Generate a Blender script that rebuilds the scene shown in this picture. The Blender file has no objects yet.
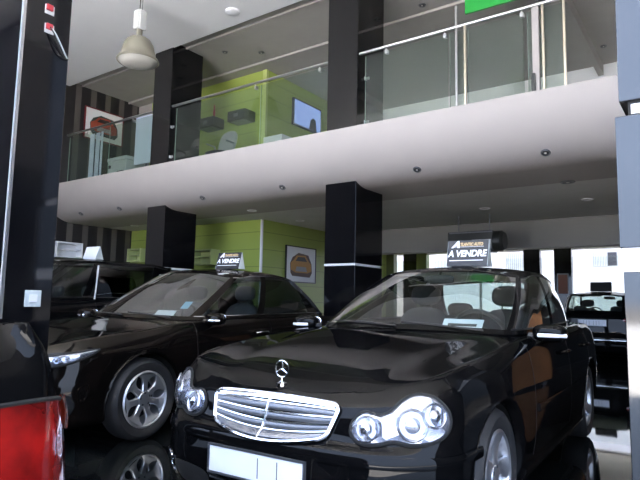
import bpy, bmesh, math, random
import numpy as np
from mathutils import Vector, Matrix
from mathutils.geometry import delaunay_2d_cdt
random.seed(7)
S = bpy.context.scene
COL = S.collection
PI = math.pi

# ------------------------------------------------------------------ materials
def principled(name, base, rough=.5, metal=0., spec=.5, coat=0., emit=None, es=0.):
    m = bpy.data.materials.new(name); m.use_nodes = True
    b = m.node_tree.nodes['Principled BSDF']
    b.inputs['Base Color'].default_value = (*base, 1)
    b.inputs['Roughness'].default_value = rough
    b.inputs['Metallic'].default_value = metal
    b.inputs['Specular IOR Level'].default_value = spec
    b.inputs['Coat Weight'].default_value = coat
    b.inputs['Coat Roughness'].default_value = .02
    if emit:
        b.inputs['Emission Color'].default_value = (*emit, 1)
        b.inputs['Emission Strength'].default_value = es
    return m

def noise_color(m, c1, c2, scale=8, detail=3, rough=None):
    nt = m.node_tree; b = nt.nodes['Principled BSDF']
    tc = nt.nodes.new('ShaderNodeTexCoord'); n = nt.nodes.new('ShaderNodeTexNoise')
    n.inputs['Scale'].default_value = scale; n.inputs['Detail'].default_value = detail
    r = nt.nodes.new('ShaderNodeValToRGB')
    r.color_ramp.elements[0].position = .3; r.color_ramp.elements[1].position = .7
    r.color_ramp.elements[0].color = (*c1, 1); r.color_ramp.elements[1].color = (*c2, 1)
    nt.links.new(tc.outputs['Object'], n.inputs['Vector'])
    nt.links.new(n.outputs['Fac'], r.inputs['Fac'])
    nt.links.new(r.outputs['Color'], b.inputs['Base Color'])
    if rough:
        mr = nt.nodes.new('ShaderNodeMapRange')
        mr.inputs['To Min'].default_value, mr.inputs['To Max'].default_value = rough
        nt.links.new(n.outputs['Fac'], mr.inputs['Value'])
        nt.links.new(mr.outputs['Result'], b.inputs['Roughness'])
    return m

def glass(name, tint=(.9, .95, .93), boost=1.6, body=0., bodycol=(.5, .6, .55)):
    """thin pane: tinted transparency plus a mirror reflection by angle"""
    m = bpy.data.materials.new(name); m.use_nodes = True
    nt = m.node_tree; nt.nodes.clear()
    out = nt.nodes.new('ShaderNodeOutputMaterial')
    tr = nt.nodes.new('ShaderNodeBsdfTransparent'); tr.inputs[0].default_value = (*tint, 1)
    gl = nt.nodes.new('ShaderNodeBsdfGlossy'); gl.inputs['Roughness'].default_value = 0.
    geo = nt.nodes.new('ShaderNodeNewGeometry')
    dot = nt.nodes.new('ShaderNodeVectorMath'); dot.operation = 'DOT_PRODUCT'
    nt.links.new(geo.outputs['Normal'], dot.inputs[0]); nt.links.new(geo.outputs['Incoming'], dot.inputs[1])
    def M(op, a, b):
        n = nt.nodes.new('ShaderNodeMath'); n.operation = op
        for i, v in enumerate((a, b)):
            if v is None: continue
            if isinstance(v, (int, float)): n.inputs[i].default_value = v
            else: nt.links.new(v, n.inputs[i])
        return n.outputs[0]
    c = M('ABSOLUTE', dot.outputs['Value'], None)
    p = M('POWER', M('SUBTRACT', 1., c), 5.)
    f = M('MINIMUM', M('MULTIPLY', M('ADD', M('MULTIPLY', p, .96), .04), boost), 1.)
    base = tr.outputs[0]
    if body > 0:
        di = nt.nodes.new('ShaderNodeBsdfDiffuse'); di.inputs[0].default_value = (*bodycol, 1)
        mx0 = nt.nodes.new('ShaderNodeMixShader'); mx0.inputs[0].default_value = body
        nt.links.new(base, mx0.inputs[1]); nt.links.new(di.outputs[0], mx0.inputs[2]); base = mx0.outputs[0]
    mx = nt.nodes.new('ShaderNodeMixShader')
    nt.links.new(f, mx.inputs[0]); nt.links.new(base, mx.inputs[1]); nt.links.new(gl.outputs[0], mx.inputs[2])
    nt.links.new(mx.outputs[0], out.inputs[0])
    return m

M = {}
M['plaster'] = noise_color(principled('warm_white_plaster', (.345, .32, .31), .7), (.338, .314, .304), (.352, .326, .316), 3)
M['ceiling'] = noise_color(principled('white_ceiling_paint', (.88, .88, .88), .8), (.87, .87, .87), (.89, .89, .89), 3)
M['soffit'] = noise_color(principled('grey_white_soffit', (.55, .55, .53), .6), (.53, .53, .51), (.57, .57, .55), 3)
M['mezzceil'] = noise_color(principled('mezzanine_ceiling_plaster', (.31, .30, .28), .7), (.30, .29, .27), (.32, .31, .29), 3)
M['colblack'] = noise_color(principled('black_gloss_cladding', (.006, .006, .007), .06, spec=.9), (.005, .005, .006), (.008, .008, .009), 5, rough=(.04, .09))
M['colmirror'] = M['colblack']
M['colblack'] = noise_color(principled('black_lacquer_cladding', (.004, .004, .005), .05, spec=.38), (.003, .003, .004), (.006, .006, .007), 5, rough=(.04, .08))
def lacquer(name, base, gloss=.5, rough=.03, f0=.03, boost=1.):
    """black lacquer: dark body under a slightly smoky mirror coat"""
    m = glass(name, (1, 1, 1), boost); nt = m.node_tree
    for n in nt.nodes:
        if n.type == 'BSDF_GLOSSY': n.inputs['Color'].default_value = (gloss, gloss*.99, gloss*.98, 1) if not isinstance(gloss, tuple) else (*gloss, 1); n.inputs['Roughness'].default_value = rough
        if n.type == 'MATH' and n.operation == 'ADD': n.inputs[1].default_value = f0
    tr = [n for n in nt.nodes if n.type == 'BSDF_TRANSPARENT'][0]; mx = [n for n in nt.nodes if n.type == 'MIX_SHADER'][0]
    di = nt.nodes.new('ShaderNodeBsdfDiffuse'); di.inputs[0].default_value = (*base, 1); nt.links.new(di.outputs[0], mx.inputs[1]); nt.nodes.remove(tr)
    return m
M['paint'] = lacquer('black_car_paint', (.003, .003, .0033), .42)
M['paintbrown'] = lacquer('brown_black_car_paint', (.0042, .0034, .003), (.60, .56, .52), .04)
M['tyre'] = noise_color(principled('tyre_rubber', (.012, .012, .013), .65), (.010, .010, .011), (.018, .018, .019), 20)
M['rim'] = principled('silver_wheel_alloy', (.62, .63, .66), .32, metal=.9)
M['chrome'] = principled('chrome', (.82, .83, .86), .09, metal=1.)
M['steel'] = principled('brushed_steel', (.66, .66, .66), .28, metal=1.)
M['satin'] = principled('satin_dark_metal', (.16, .165, .18), .35, metal=.7)
M['darkplastic'] = principled('dark_plastic', (.012, .012, .013), .45)
M['dark'] = principled('matte_black', (.004, .004, .004), .8)
M['interior'] = noise_color(principled('charcoal_seat_cloth', (.022, .022, .024), .8), (.018, .018, .02), (.03, .03, .032), 30)
M['dash'] = principled('dashboard_grey', (.03, .03, .032), .6)
M['lightgrey'] = principled('light_grey_trim', (.45, .46, .46), .6)
M['white'] = principled('white_paint', (.80, .80, .82), .45)
M['platewhite'] = principled('plate_white', (.82, .83, .9), .4)
M['paper'] = principled('white_paper', (.85, .86, .88), .7)
M['bluepaper'] = principled('blue_paper', (.25, .55, .75), .6)
M['red'] = principled('red_lamp_plastic', (.50, .012, .008), .12, coat=1.)
M['redlight'] = principled('orange_red_reflector', (.75, .06, .02), .2, coat=1.)
M['redbox'] = principled('red_socket', (.35, .02, .03), .4)
M['orange'] = principled('amber', (.6, .2, .03), .25)
M['reflector'] = principled('lamp_reflector', (.80, .82, .88), .38, metal=.55)
def fluted(m, scale):
    nt = m.node_tree; b = nt.nodes['Principled BSDF']; tc = nt.nodes.new('ShaderNodeTexCoord'); v = nt.nodes.new('ShaderNodeTexVoronoi')
    v.inputs['Scale'].default_value = scale; bp = nt.nodes.new('ShaderNodeBump'); bp.inputs['Strength'].default_value = .45; bp.inputs['Distance'].default_value = .02
    nt.links.new(tc.outputs['Object'], v.inputs['Vector']); nt.links.new(v.outputs['Distance'], bp.inputs['Height']); nt.links.new(bp.outputs['Normal'], b.inputs['Normal'])
    return m
M['reflector'] = fluted(principled('lamp_reflector', (.50, .52, .58), .20, metal=.95), 17)
noise_color(M['red'], (.07, .003, .003), (.26, .008, .007), 11, 4)
M['lens'] = glass('clear_lamp_lens', (.93, .94, .97), 1.6, .05, (.8, .82, .9))
M['carglass'] = glass('car_window_glass', (.62, .70, .68), 2.2)
M['tintglass'] = glass('tinted_car_window_glass', (.22, .26, .25), 2.0)
M['railglass'] = glass('railing_glass', (.84, .89, .86), 1.0, .018, (.45, .55, .48))
M['glassedge'] = principled('green_glass_edge', (.30, .40, .34), .2)
M['signblack'] = principled('sign_black_print', (.008, .008, .009), .35)
M['signwhite'] = principled('sign_white_print', (.88, .88, .90), .5)
M['signpale'] = principled('sign_pale_back', (.62, .64, .68), .4)
M['signgold'] = principled('sign_gold_print', (.55, .38, .18), .5)
M['signgrey'] = principled('sign_side_grey', (.55, .60, .60), .5)
M['blackframe'] = principled('black_frame', (.01, .01, .012), .3)
M['brasspost'] = principled('champagne_metal', (.55, .48, .38), .3, metal=.9)
M['ledgrey'] = principled('lamp_grey_enamel', (.19, .18, .14), .45)
M['lampdiff'] = principled('lamp_diffuser', (.42, .41, .38), .4)
M['screen'] = principled('tv_screen', (.05, .06, .1), .1, emit=(.33, .45, .95), es=.55)
M['extwhite'] = noise_color(principled('white_render', (.46, .45, .455), .8), (.44, .43, .435), (.48, .47, .475), 2)
M['extpink'] = principled('pink_white_render', (.40, .29, .27), .8)
M['extgrey'] = principled('grey_shutter', (.30, .30, .30), .6)
M['extdark'] = principled('dark_opening', (.02, .02, .025), .4)
M['asphalt'] = noise_color(principled('street_paving', (.30, .29, .28), .9), (.27, .26, .25), (.33, .32, .31), 4)
M['reflectorange'] = noise_color(principled('orange_reflection_panel', (.48, .20, .07), .8), (.42, .17, .06), (.55, .24, .09), 2)
M['greendark'] = principled('dark_green_paint', (.10, .13, .035), .4)
M['greenboard'] = principled('bright_green_board', (.02, .32, .05), .4)
M['reflectwhite'] = principled('pale_blue_reflection', (.72, .78, .92), .35)  # colour of the upright pieces that imitate window reflections
M['blackbox'] = principled('black_box_satin', (.018, .02, .018), .4)

M['darkwall'] = noise_color(principled('charcoal_wall', (.03, .03, .032), .5), (.026, .026, .028), (.036, .036, .038), 3)

def green_wall():
    m = principled('lime_green_panels', (.30, .42, .06), .3)
    nt = m.node_tree; b = nt.nodes['Principled BSDF']
    tc = nt.nodes.new('ShaderNodeTexCoord'); sp = nt.nodes.new('ShaderNodeSeparateXYZ')
    nt.links.new(tc.outputs['Object'], sp.inputs[0])
    a = nt.nodes.new('ShaderNodeMath'); a.operation = 'MULTIPLY'; a.inputs[1].default_value = 1/.36
    nt.links.new(sp.outputs['Z'], a.inputs[0])
    fr = nt.nodes.new('ShaderNodeMath'); fr.operation = 'FRACT'; nt.links.new(a.outputs[0], fr.inputs[0])
    lt = nt.nodes.new('ShaderNodeMath'); lt.operation = 'LESS_THAN'; lt.inputs[1].default_value = .035
    nt.links.new(fr.outputs[0], lt.inputs[0])
    mx = nt.nodes.new('ShaderNodeMix'); mx.data_type = 'RGBA'
    mx.inputs['A'].default_value = (.30, .38, .085, 1); mx.inputs['B'].default_value = (.16, .21, .045, 1)
    nt.links.new(lt.outputs[0], mx.inputs['Factor']); nt.links.new(mx.outputs['Result'], b.inputs['Base Color'])
    return m
M['green'] = green_wall()

def stripe_wall():
    m = principled('black_and_grey_stripes', (.1, .1, .1), .6)
    nt = m.node_tree; b = nt.nodes['Principled BSDF']
    tc = nt.nodes.new('ShaderNodeTexCoord'); sp = nt.nodes.new('ShaderNodeSeparateXYZ')
    nt.links.new(tc.outputs['Object'], sp.inputs[0])
    a = nt.nodes.new('ShaderNodeMath'); a.operation = 'MULTIPLY'; a.inputs[1].default_value = 1/.385
    nt.links.new(sp.outputs['Y'], a.inputs[0])
    fr = nt.nodes.new('ShaderNodeMath'); fr.operation = 'FRACT'; nt.links.new(a.outputs[0], fr.inputs[0])
    lt = nt.nodes.new('ShaderNodeMath'); lt.operation = 'LESS_THAN'; lt.inputs[1].default_value = .38
    nt.links.new(fr.outputs[0], lt.inputs[0])
    mx = nt.nodes.new('ShaderNodeMix'); mx.data_type = 'RGBA'
    mx.inputs['A'].default_value = (.010, .008, .010, 1); mx.inputs['B'].default_value = (.085, .075, .07, 1)
    nt.links.new(lt.outputs[0], mx.inputs['Factor']); nt.links.new(mx.outputs['Result'], b.inputs['Base Color'])
    return m
M['stripe'] = stripe_wall()

def floor_mat():
    m = principled('black_polished_tile', (.006, .006, .007), .03, spec=.7)
    nt = m.node_tree; b = nt.nodes['Principled BSDF']
    tc = nt.nodes.new('ShaderNodeTexCoord')
    br = nt.nodes.new('ShaderNodeTexBrick'); br.offset = 0
    br.inputs['Color1'].default_value = (.005, .006, .006, 1); br.inputs['Color2'].default_value = (.008, .009, .009, 1)
    br.inputs['Mortar'].default_value = (.03, .03, .03, 1)
    br.inputs['Scale'].default_value = 1.; br.inputs['Mortar Size'].default_value = .002
    br.inputs['Brick Width'].default_value = .6; br.inputs['Row Height'].default_value = .6
    nt.links.new(tc.outputs['Object'], br.inputs['Vector']); nt.links.new(br.outputs['Color'], b.inputs['Base Color'])
    return m
M['floor'] = floor_mat()

# ------------------------------------------------------------------ object helpers
def link(o, parent=None):
    COL.objects.link(o)
    if parent: o.parent = parent
    return o

def tag(o, label=None, cat=None, group=None, kind=None):
    if label: o['label'] = label
    if cat: o['category'] = cat
    if group: o['group'] = group
    if kind: o['kind'] = kind
    return o

def empty(name, loc=(0, 0, 0), rz=0, label=None, cat=None, group=None, scale=None):
    o = bpy.data.objects.new(name, None); o.location = loc; o.rotation_euler = (0, 0, rz)
    o.empty_display_size = .1
    link(o); return tag(o, label, cat, group)

class MB:
    """collects shapes; build() links them as one mesh object"""
    def __init__(s): s.v = []; s.f = []; s.mi = []; s.cur = 0
    def add(s, vs, fs):
        o = len(s.v); s.v += [tuple(map(float, v)) for v in vs]
        s.f += [tuple(i+o for i in f) for f in fs]; s.mi += [s.cur]*len(fs); return s
    def box(s, x0, y0, z0, x1, y1, z1, bev=0., mat=None):
        bm = bmesh.new(); bmesh.ops.create_cube(bm, size=1)
        for v in bm.verts:
            v.co = Vector(((x0+x1)/2+v.co.x*(x1-x0), (y0+y1)/2+v.co.y*(y1-y0), (z0+z1)/2+v.co.z*(z1-z0)))
        if bev > 0:
            bmesh.ops.bevel(bm, geom=bm.edges[:], offset=bev, segments=2, affect='EDGES', profile=.5)
        s.bm(bm, mat); return s
    def bm(s, bm, mat=None):
        bm.verts.index_update()
        vs = [(mat @ v.co) if mat else v.co.copy() for v in bm.verts]
        s.add(vs, [[v.index for v in f.verts] for f in bm.faces]); bm.free(); return s
    def tube(s, pts, r, n=10, closed=False, cap=True):
        pts = [Vector(p) for p in pts]; m = len(pts); vs = []; fs = []
        rr = r if isinstance(r, (list, tuple)) else [r]*m
        prev = None
        for i, p in enumerate(pts):
            a = pts[(i-1) % m] if (closed or i > 0) else p; b = pts[(i+1) % m] if (closed or i < m-1) else p
            t = (b-a).normalized() if (b-a).length > 1e-9 else Vector((0, 0, 1))
            if prev is None:
                up = Vector((0, 0, 1)) if abs(t.z) < .9 else Vector((1, 0, 0))
                nx = t.cross(up).normalized()
            else:
                nx = (prev - t*prev.dot(t)).normalized()
            prev = nx; ny = t.cross(nx)
            for k in range(n):
                an = 2*PI*k/n; vs.append(p + (nx*math.cos(an)+ny*math.sin(an))*rr[i])
        for i in range(m if closed else m-1):
            for k in range(n):
                j = (i+1) % m; fs.append((i*n+k, i*n+(k+1) % n, j*n+(k+1) % n, j*n+k))
        if cap and not closed:
            fs.append(tuple(range(n))[::-1]); fs.append(tuple((m-1)*n+k for k in range(n)))
        return s.add(vs, fs)
    def lathe(s, prof, n=32, mat=None, axis='z', closed=False):
        """prof: (radius, height) pairs turned about an axis"""
        vs = []; fs = []; m = len(prof)
        for (r, h) in prof:
            for k in range(n):
                a = 2*PI*k/n; c, d = r*math.cos(a), r*math.sin(a)
                p = Vector((c, d, h)) if axis == 'z' else Vector((c, h, d)) if axis == 'y' else Vector((h, c, d))
                vs.append(mat @ p if mat else p)
        for i in range(m if closed else m-1):
            j = (i+1) % m
            for k in range(n):
                fs.append((i*n+k, i*n+(k+1) % n, j*n+(k+1) % n, j*n+k))
        if not closed:
            if prof[0][0] > 1e-6: fs.append(tuple(range(n))[::-1])
            if prof[-1][0] > 1e-6: fs.append(tuple((m-1)*n+k for k in range(n)))
        return s.add(vs, fs)
    def prism(s, poly, d0, d1, fn):
        """poly 2D extruded from depth d0 to d1; fn(a,b,d) -> xyz"""
        n = len(poly); vs = [fn(a, b, d0) for a, b in poly]+[fn(a, b, d1) for a, b in poly]
        fs = [tuple(range(n))[::-1], tuple(range(n, 2*n))]+[(i, (i+1) % n, n+(i+1) % n, n+i) for i in range(n)]
        return s.add(vs, fs)
    def build(s, name, mat, parent=None, smooth=False, ang=None, loc=None, fix=True):
        me = bpy.data.meshes.new(name); me.from_pydata(s.v, [], s.f)
        mats = mat if isinstance(mat, (list, tuple)) else [mat]
        for m in mats: me.materials.append(m)
        if len(mats) > 1:
            for p, i in zip(me.polygons, s.mi): p.material_index = i
        bm = bmesh.new(); bm.from_mesh(me)
        if fix: bmesh.ops.recalc_face_normals(bm, faces=bm.faces[:])
        bm.to_mesh(me); bm.free()
        if smooth or (ang and ang != 30):
            me.shade_smooth()
            me.set_sharp_from_angle(angle=math.radians(ang or 40))
        o = bpy.data.objects.new(name, me)
        if loc: o.location = loc
        return link(o, parent)

def box(name, mat, x0, y0, z0, x1, y1, z1, parent=None, bev=0.):
    return MB().box(x0, y0, z0, x1, y1, z1, bev).build(name, mat, parent, ang=30 if bev else None)

def thing_box(name, mat, b, label, cat, bev=0.):
    """top-level box whose origin sits at its base"""
    x0, y0, z0, x1, y1, z1 = b; cx, cy = (x0+x1)/2, (y0+y1)/2
    o = MB().box(x0-cx, y0-cy, 0, x1-cx, y1-cy, z1-z0, bev).build(name, mat, None, ang=30 if bev else None, loc=(cx, cy, z0))
    return tag(o, label, cat)

def struct(o): o['kind'] = 'structure'; return o

def text_mesh(name, body, size, mat, parent, M4, shear=0., bold=0., sx=1., spacing=1.):
    cu = bpy.data.curves.new(name, 'FONT'); cu.body = body; cu.size = size; cu.shear = shear; cu.offset = bold
    cu.align_x = 'CENTER'; cu.align_y = 'CENTER'; cu.extrude = .0008; cu.space_character = spacing
    t = bpy.data.objects.new(name, cu); COL.objects.link(t)
    dg = bpy.context.evaluated_depsgraph_get(); dg.update()
    me = bpy.data.meshes.new_from_object(t.evaluated_get(dg)); me.name = name
    bpy.data.objects.remove(t); bpy.data.curves.remove(cu)
    me.transform(M4 @ Matrix.Diagonal((sx, 1, 1, 1)))
    me.materials.clear(); me.materials.append(mat)
    return link(bpy.data.objects.new(name, me), parent)

# ------------------------------------------------------------------ camera
F_PX, PITCH, ROLL, HCAM, YAW = 562., .1085, .019, 1.12, .6207
cb, sb = math.cos(YAW), math.sin(YAW)
right0 = Vector((cb, sb, 0)); fwd0 = Vector((-sb, cb, 0)); upz = Vector((0, 0, 1))
fwd = fwd0*math.cos(PITCH)+upz*math.sin(PITCH); up0 = -fwd0*math.sin(PITCH)+upz*math.cos(PITCH)
R = right0*math.cos(ROLL)+up0*math.sin(ROLL); U = -right0*math.sin(ROLL)+up0*math.cos(ROLL)
cam = bpy.data.cameras.new('camera'); cam.sensor_width = 36; cam.lens = F_PX/640*36; cam.clip_start = .02
co = bpy.data.objects.new('camera', cam); COL.objects.link(co)
co.matrix_world = Matrix(((R.x, U.x, -fwd.x, 0), (R.y, U.y, -fwd.y, 0), (R.z, U.z, -fwd.z, HCAM), (0, 0, 0, 1)))
S.camera = co

# ------------------------------------------------------------------ car surfaces
def spline(P, x, xs):
    """C1 cubic through P (n,...) at parameters x, evaluated at xs"""
    P = np.asarray(P, float); x = np.asarray(x, float); n = len(x)
    h = np.diff(x); d = (P[1:]-P[:-1])/h.reshape(-1, *([1]*(P.ndim-1)))
    m = np.empty_like(P)
    hh = h.reshape(-1, *([1]*(P.ndim-1)))
    m[1:-1] = (hh[1:]*d[:-1]+hh[:-1]*d[1:])/(hh[1:]+hh[:-1])
    m[0] = d[0]; m[-1] = d[-1]
    i = np.clip(np.searchsorted(x, xs, side='right')-1, 0, n-2)
    t = ((xs-x[i])/h[i]).reshape(-1, *([1]*(P.ndim-1))); H = h[i].reshape(t.shape)
    return ((2*t**3-3*t**2+1)*P[i]+(t**3-2*t**2+t)*H*m[i]+(-2*t**3+3*t**2)*P[i+1]+(t**3-t**2)*H*m[i+1])

def closed_loop(half):
    """half: (n, ..., 3) stations from front centre to rear centre at y>=0 -> closed loop, no repeat"""
    half = np.asarray(half, float); mir = half[1:-1][::-1].copy(); mir[..., 1] *= -1
    return np.concatenate([half, mir])

def sample_closed(P, step, key):
    """sample a closed loop of stations; key = (n,3) used for arc length. returns pts, station index (float)"""
    n = len(P); ext = np.concatenate([P[-3:], P, P[:4]]); kx = np.concatenate([key[-3:], key, key[:4]])
    x = np.concatenate([[0], np.cumsum(np.maximum(np.linalg.norm(np.diff(kx, axis=0), axis=-1), 1e-4))])
    xs = []; idx = []
    for i in range(n):
        a, b = x[3+i], x[4+i]; m = max(2, int(math.ceil((b-a)/step)))
        for k in range(m): xs.append(a+(b-a)*k/m); idx.append(i+k/m)
    return spline(ext, x, np.array(xs)), np.array(idx)

# reference three-box body, lengths rearward from the front axle (u), half width y, height z
REF_U = [-.78, 0., .60, 1.42, 2.715, 3.15, 3.745]
REF_Z = [.17, .60, .945, 1.426]
#  plan station (u,y) ; profile of (z, inset)
FRONT = [(.185, .13), (.215, .05), (.33, .0), (.45, .0), (.515, .012), (.555, .055), (.66, .095), (.725, .15)]
CORN1 = [(.185, .12), (.215, .05), (.33, .0), (.45, .0), (.52, .014), (.56, .05), (.68, .08), (.765, .15)]
CORN2 = [(.185, .10), (.22, .04), (.33, .0), (.46, .0), (.53, .012), (.60, .025), (.73, .05), (.805, .11)]
FEND = [(.185, .10), (.22, .04), (.34, .008), (.47, .0), (.56, .002), (.66, .004), (.77, .025), (.845, .085)]
def side(zs, zt): return [(.175, .10), (.205, .05), (.33, .016), (.45, .002), (.58, .0), (.70, .006), (zs, .035), (zt, .085)]
REARC = [(.20, .10), (.24, .04), (.34, .0), (.47, .0), (.55, .012), (.70, .03), (.87, .055), (.948, .11)]
REAR = [(.20, .10), (.24, .04), (.34, .0), (.47, .0), (.55, .02), (.70, .05), (.88, .07), (.955, .12)]
STN = [((-.78, 0), FRONT), ((-.755, .30), FRONT), ((-.69, .612), CORN1), ((-.515, .787), CORN2), ((-.24, .825), FEND),
       ((0, .852), side(.80, .868)), ((.5, .862), side(.85, .915)), ((1.2, .864), side(.87, .94)), ((2.0, .864), side(.88, .95)),
       ((2.715, .858), side(.89, .96)), ((3.2, .825), side(.875, .95)), ((3.52, .765), REARC), ((3.68, .56), REAR), ((3.735, .28), REAR), ((3.745, 0), REAR)]
HOOD = [(-.63, .725), (-.5, .768), (-.2, .838), (.2, .905), (.6, .955), (.9, .965), (3.0, .975), (3.3, .985), (3.55, .975), (3.62, .955)]
CAB_B = [(.58, 0, .958), (.62, .38, .956), (.76, .655, .948), (.86, .70, .943), (1.25, .735, .94), (1.66, .742, .943), (1.76, .742, .943),
         (2.2, .732, .948), (2.62, .70, .953), (2.95, .61, .963), (3.08, .51, .968), (3.14, .25, .975), (3.15, 0, .978)]
CAB_T = [(1.42, 0, 1.388), (1.445, .33, 1.378), (1.53, .53, 1.345), (1.60, .562, 1.345), (1.72, .578, 1.365), (1.88, .585, 1.377), (1.96, .585, 1.379),
         (2.2, .58, 1.372), (2.42, .56, 1.345), (2.55, .515, 1.325), (2.62, .45, 1.332), (2.68, .22, 1.352), (2.70, 0, 1.358)]
ROOF = [(1.42, 1.388), (1.6, 1.412), (2.0, 1.427), (2.35, 1.41), (2.7, 1.358)]

class Car:
    pass

def smoothed(A, it, axis, closed):
    A = A.copy()
    for _ in range(it):
        if closed:
            A = .5*A+.25*(np.roll(A, 1, axis)+np.roll(A, -1, axis))
        else:
            B = A.copy()
            sl = lambda a, b: tuple(slice(a, b) if i == axis else slice(None) for i in range(A.ndim))
            B[sl(1, -1)] = .5*A[sl(1, -1)]+.25*(A[sl(0, -2)]+A[sl(2, None)]); A = B
    return A

def make_shell(spec):
    c = Car(); c.spec = spec
    mu = lambda u: np.interp(u, REF_U, spec['u']) if REF_U[0] <= u <= REF_U[-1] else u-REF_U[-1]+spec['u'][-1] if u > 3 else u-REF_U[0]+spec['u'][0]
    mz = lambda z: float(np.interp(z, REF_Z, spec['z'])); ky = spec['w']/.864
    c.mu, c.mz, c.ky = mu, mz, ky
    plan = np.array([(mu(p[0][0]), p[0][1]*ky, 0) for p in STN])
    loopplan = closed_loop(plan)
    # plan normals
    n = len(loopplan); nor = []
    for i in range(n):
        t = loopplan[(i+1) % n]-loopplan[i-1]; t /= np.linalg.norm(t); nor.append((-t[1], t[0]))   # outward when running front->left->rear
    nor = np.array(nor)
    if nor[6][1] < 0: nor = -nor
    st = []
    for i, (p, prof) in enumerate(STN):
        pts = []
        for (z, d) in prof:
            pts.append((plan[i][0]-d*nor[i][0], plan[i][1]-d*nor[i][1] if i not in (0, len(STN)-1) else 0., mz(z)))
        st.append(pts)
    st = np.array(st)                                   # stations x 8 x 3
    loop = closed_loop(st)
    lv = np.linspace(0, 7, spec.get('rows', 36))
    dense = np.stack([spline(s, np.arange(8.), lv) for s in loop])
    G, idx = sample_closed(dense, spec.get('step', .035), loopplan)
    G = smoothed(smoothed(G, 3, 0, True), 2, 1, False)
    c.ring = G; c.idx = idx; nc, nr = G.shape[:2]
    V = G.reshape(-1, 3).tolist(); Fc = []; info = []
    for i in range(nc):
        j = (i+1) % nc
        for k in range(nr-1):
            Fc.append((i*nr+k, j*nr+k, j*nr+k+1, i*nr+k+1)); info.append('ring')
    # arches
    V = np.array(V)
    for uc in spec['axles']:
        Rr = spec['arch']; zc = spec['tyre']
        def inside(f):
            p = V[list(f)].mean(0); return math.hypot(p[0]-uc, p[2]-zc) < Rr and abs(p[1]) > .5
        keep = [not inside(f) for f in Fc]
        kv = set(v for f, q in zip(Fc, keep) if q for v in f); dv = set(v for f, q in zip(Fc, keep) if not q for v in f)
        rim = {v for v in kv & dv}
        for v in rim:
            a = math.atan2(V[v][2]-zc, V[v][0]-uc)
            if V[v][2] > mz(.20): V[v][0] = uc+Rr*math.cos(a); V[v][2] = zc+Rr*math.sin(a)
        newF = [f for f, q in zip(Fc, keep) if q]; newI = [q2 for q2, q in zip(info, keep) if q]
        # lip turned inward
        ed = {}
        for f in [f for f, q in zip(Fc, keep) if not q]:
            for a, b in zip(f, f[1:]+f[:1]): ed[(a, b)] = 1
        lipmap = {}; VL = V.tolist()
        for f in list(newF):
            for a, b in zip(f, f[1:]+f[:1]):
                if a in rim and b in rim and (b, a) in ed:
                    q = []
                    for v in (b, a):
                        if v not in lipmap:
                            p = V[v]; an = math.atan2(p[2]-zc, p[0]-uc)
                            lipmap[v] = len(VL); VL.append([p[0]-.012*math.cos(an), p[1]-math.copysign(.05, p[1]), p[2]-.012*math.sin(an)])
                        q.append(lipmap[v])
                    newF.append((a, b)[::-1]+(q[1], q[0])); newI.append('lip')
        V = np.array(VL); Fc, info = newF, newI
    # top deck (bonnet, boot)
    top = G[:, -1]; half = top[:np.searchsorted(idx, len(STN)-1)+1]
    o = np.argsort(half[:, 0]); hu, hy, hz = half[o, 0], np.abs(half[o, 1]), half[o, 2]
    hp = np.array([(mu(u), mz(z)) for u, z in HOOD])
    hz0, hz1 = top[0][2], half[-1][2]
    def H(u, y):
        w = max(np.interp(u, hu, hy), .02); ze = np.interp(u, hu, hz)
        zc = float(spline(hp[:, 1], hp[:, 0], np.array([np.clip(u, hp[0, 0], hp[-1, 0])]))[0])
        q = min(1., abs(y)/w); zz = ze+(zc-ze)*(1-q**2.2)
        if spec.get('crease') and u < .85:
            e = .40+.16*max(0, u-hp[0, 0]); t = np.clip((e-abs(y))/.16+.5, 0, 1); s = t*t*(3-2*t)
            fade = np.clip((u-hp[0, 0])/.3, 0, 1)*np.clip((.80-u)/.5, 0, 1); zz += .010*(s-.5)*fade*(1-q**6)
        return zz
    c.H = H
    poly = [Vector((p[0], p[1])) for p in top]
    cabb = [(mu(u), y*ky) for u, y, z in CAB_B]
    cu0, cu1 = cabb[0][0], cabb[-1][0]
    pts = list(poly); step = spec.get('capstep', .045)
    us = np.arange(hu[0]+.02, hu[-1], step)
    for u in us:
        w = np.interp(u, hu, hy); nn = max(1, int(w/step))
        if u-hu[0] < .03 or hu[-1]-u < .03: continue
        for y in np.linspace(-w, w, 2*nn+1)[1:-1]:
            pts.append(Vector((u, y)))
    rv, _, rf, ov, _, _ = delaunay_2d_cdt(pts, [], [list(range(len(poly)))], 1, 1e-5)
    mp = []; VL = V.tolist(); capv = []; c.capv = capv
    for v, og in zip(rv, ov):
        og = [g for g in og if g < len(poly)]
        if og: mp.append(og[0]*nr+nr-1)
        else: mp.append(len(VL)); capv.append(len(VL)); VL.append([v.x, v.y, H(v.x, v.y)])
    cb_u = np.array([p[0] for p in cabb]); cb_y = np.array([p[1] for p in cabb])
    for f in rf:
        u = np.mean([VL[mp[i]][0] for i in f]); y = abs(np.mean([VL[mp[i]][1] for i in f]))
        # inside the cabin outline?
        if cu0+.09 < u < cu1-.05 and y < np.interp(u, cb_u, cb_y)-.05 and u > cu0+.09+.16*max(0, (y/ky-.38)/.27): continue
        Fc.append(tuple(mp[i] for i in f)); info.append('bonnet' if u < (cu0+cu1)/2 else 'boot')
    c.V = np.array(VL); c.F = Fc; c.info = info
    # arc length map for surface lookup
    mid = G[:, nr//2]; c.s = np.concatenate([[0], np.cumsum(np.linalg.norm(np.diff(mid, axis=0), axis=1))]); c.mid = mid
    nh = np.searchsorted(idx, len(STN)-1); c.smax = c.s[nh]
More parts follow.
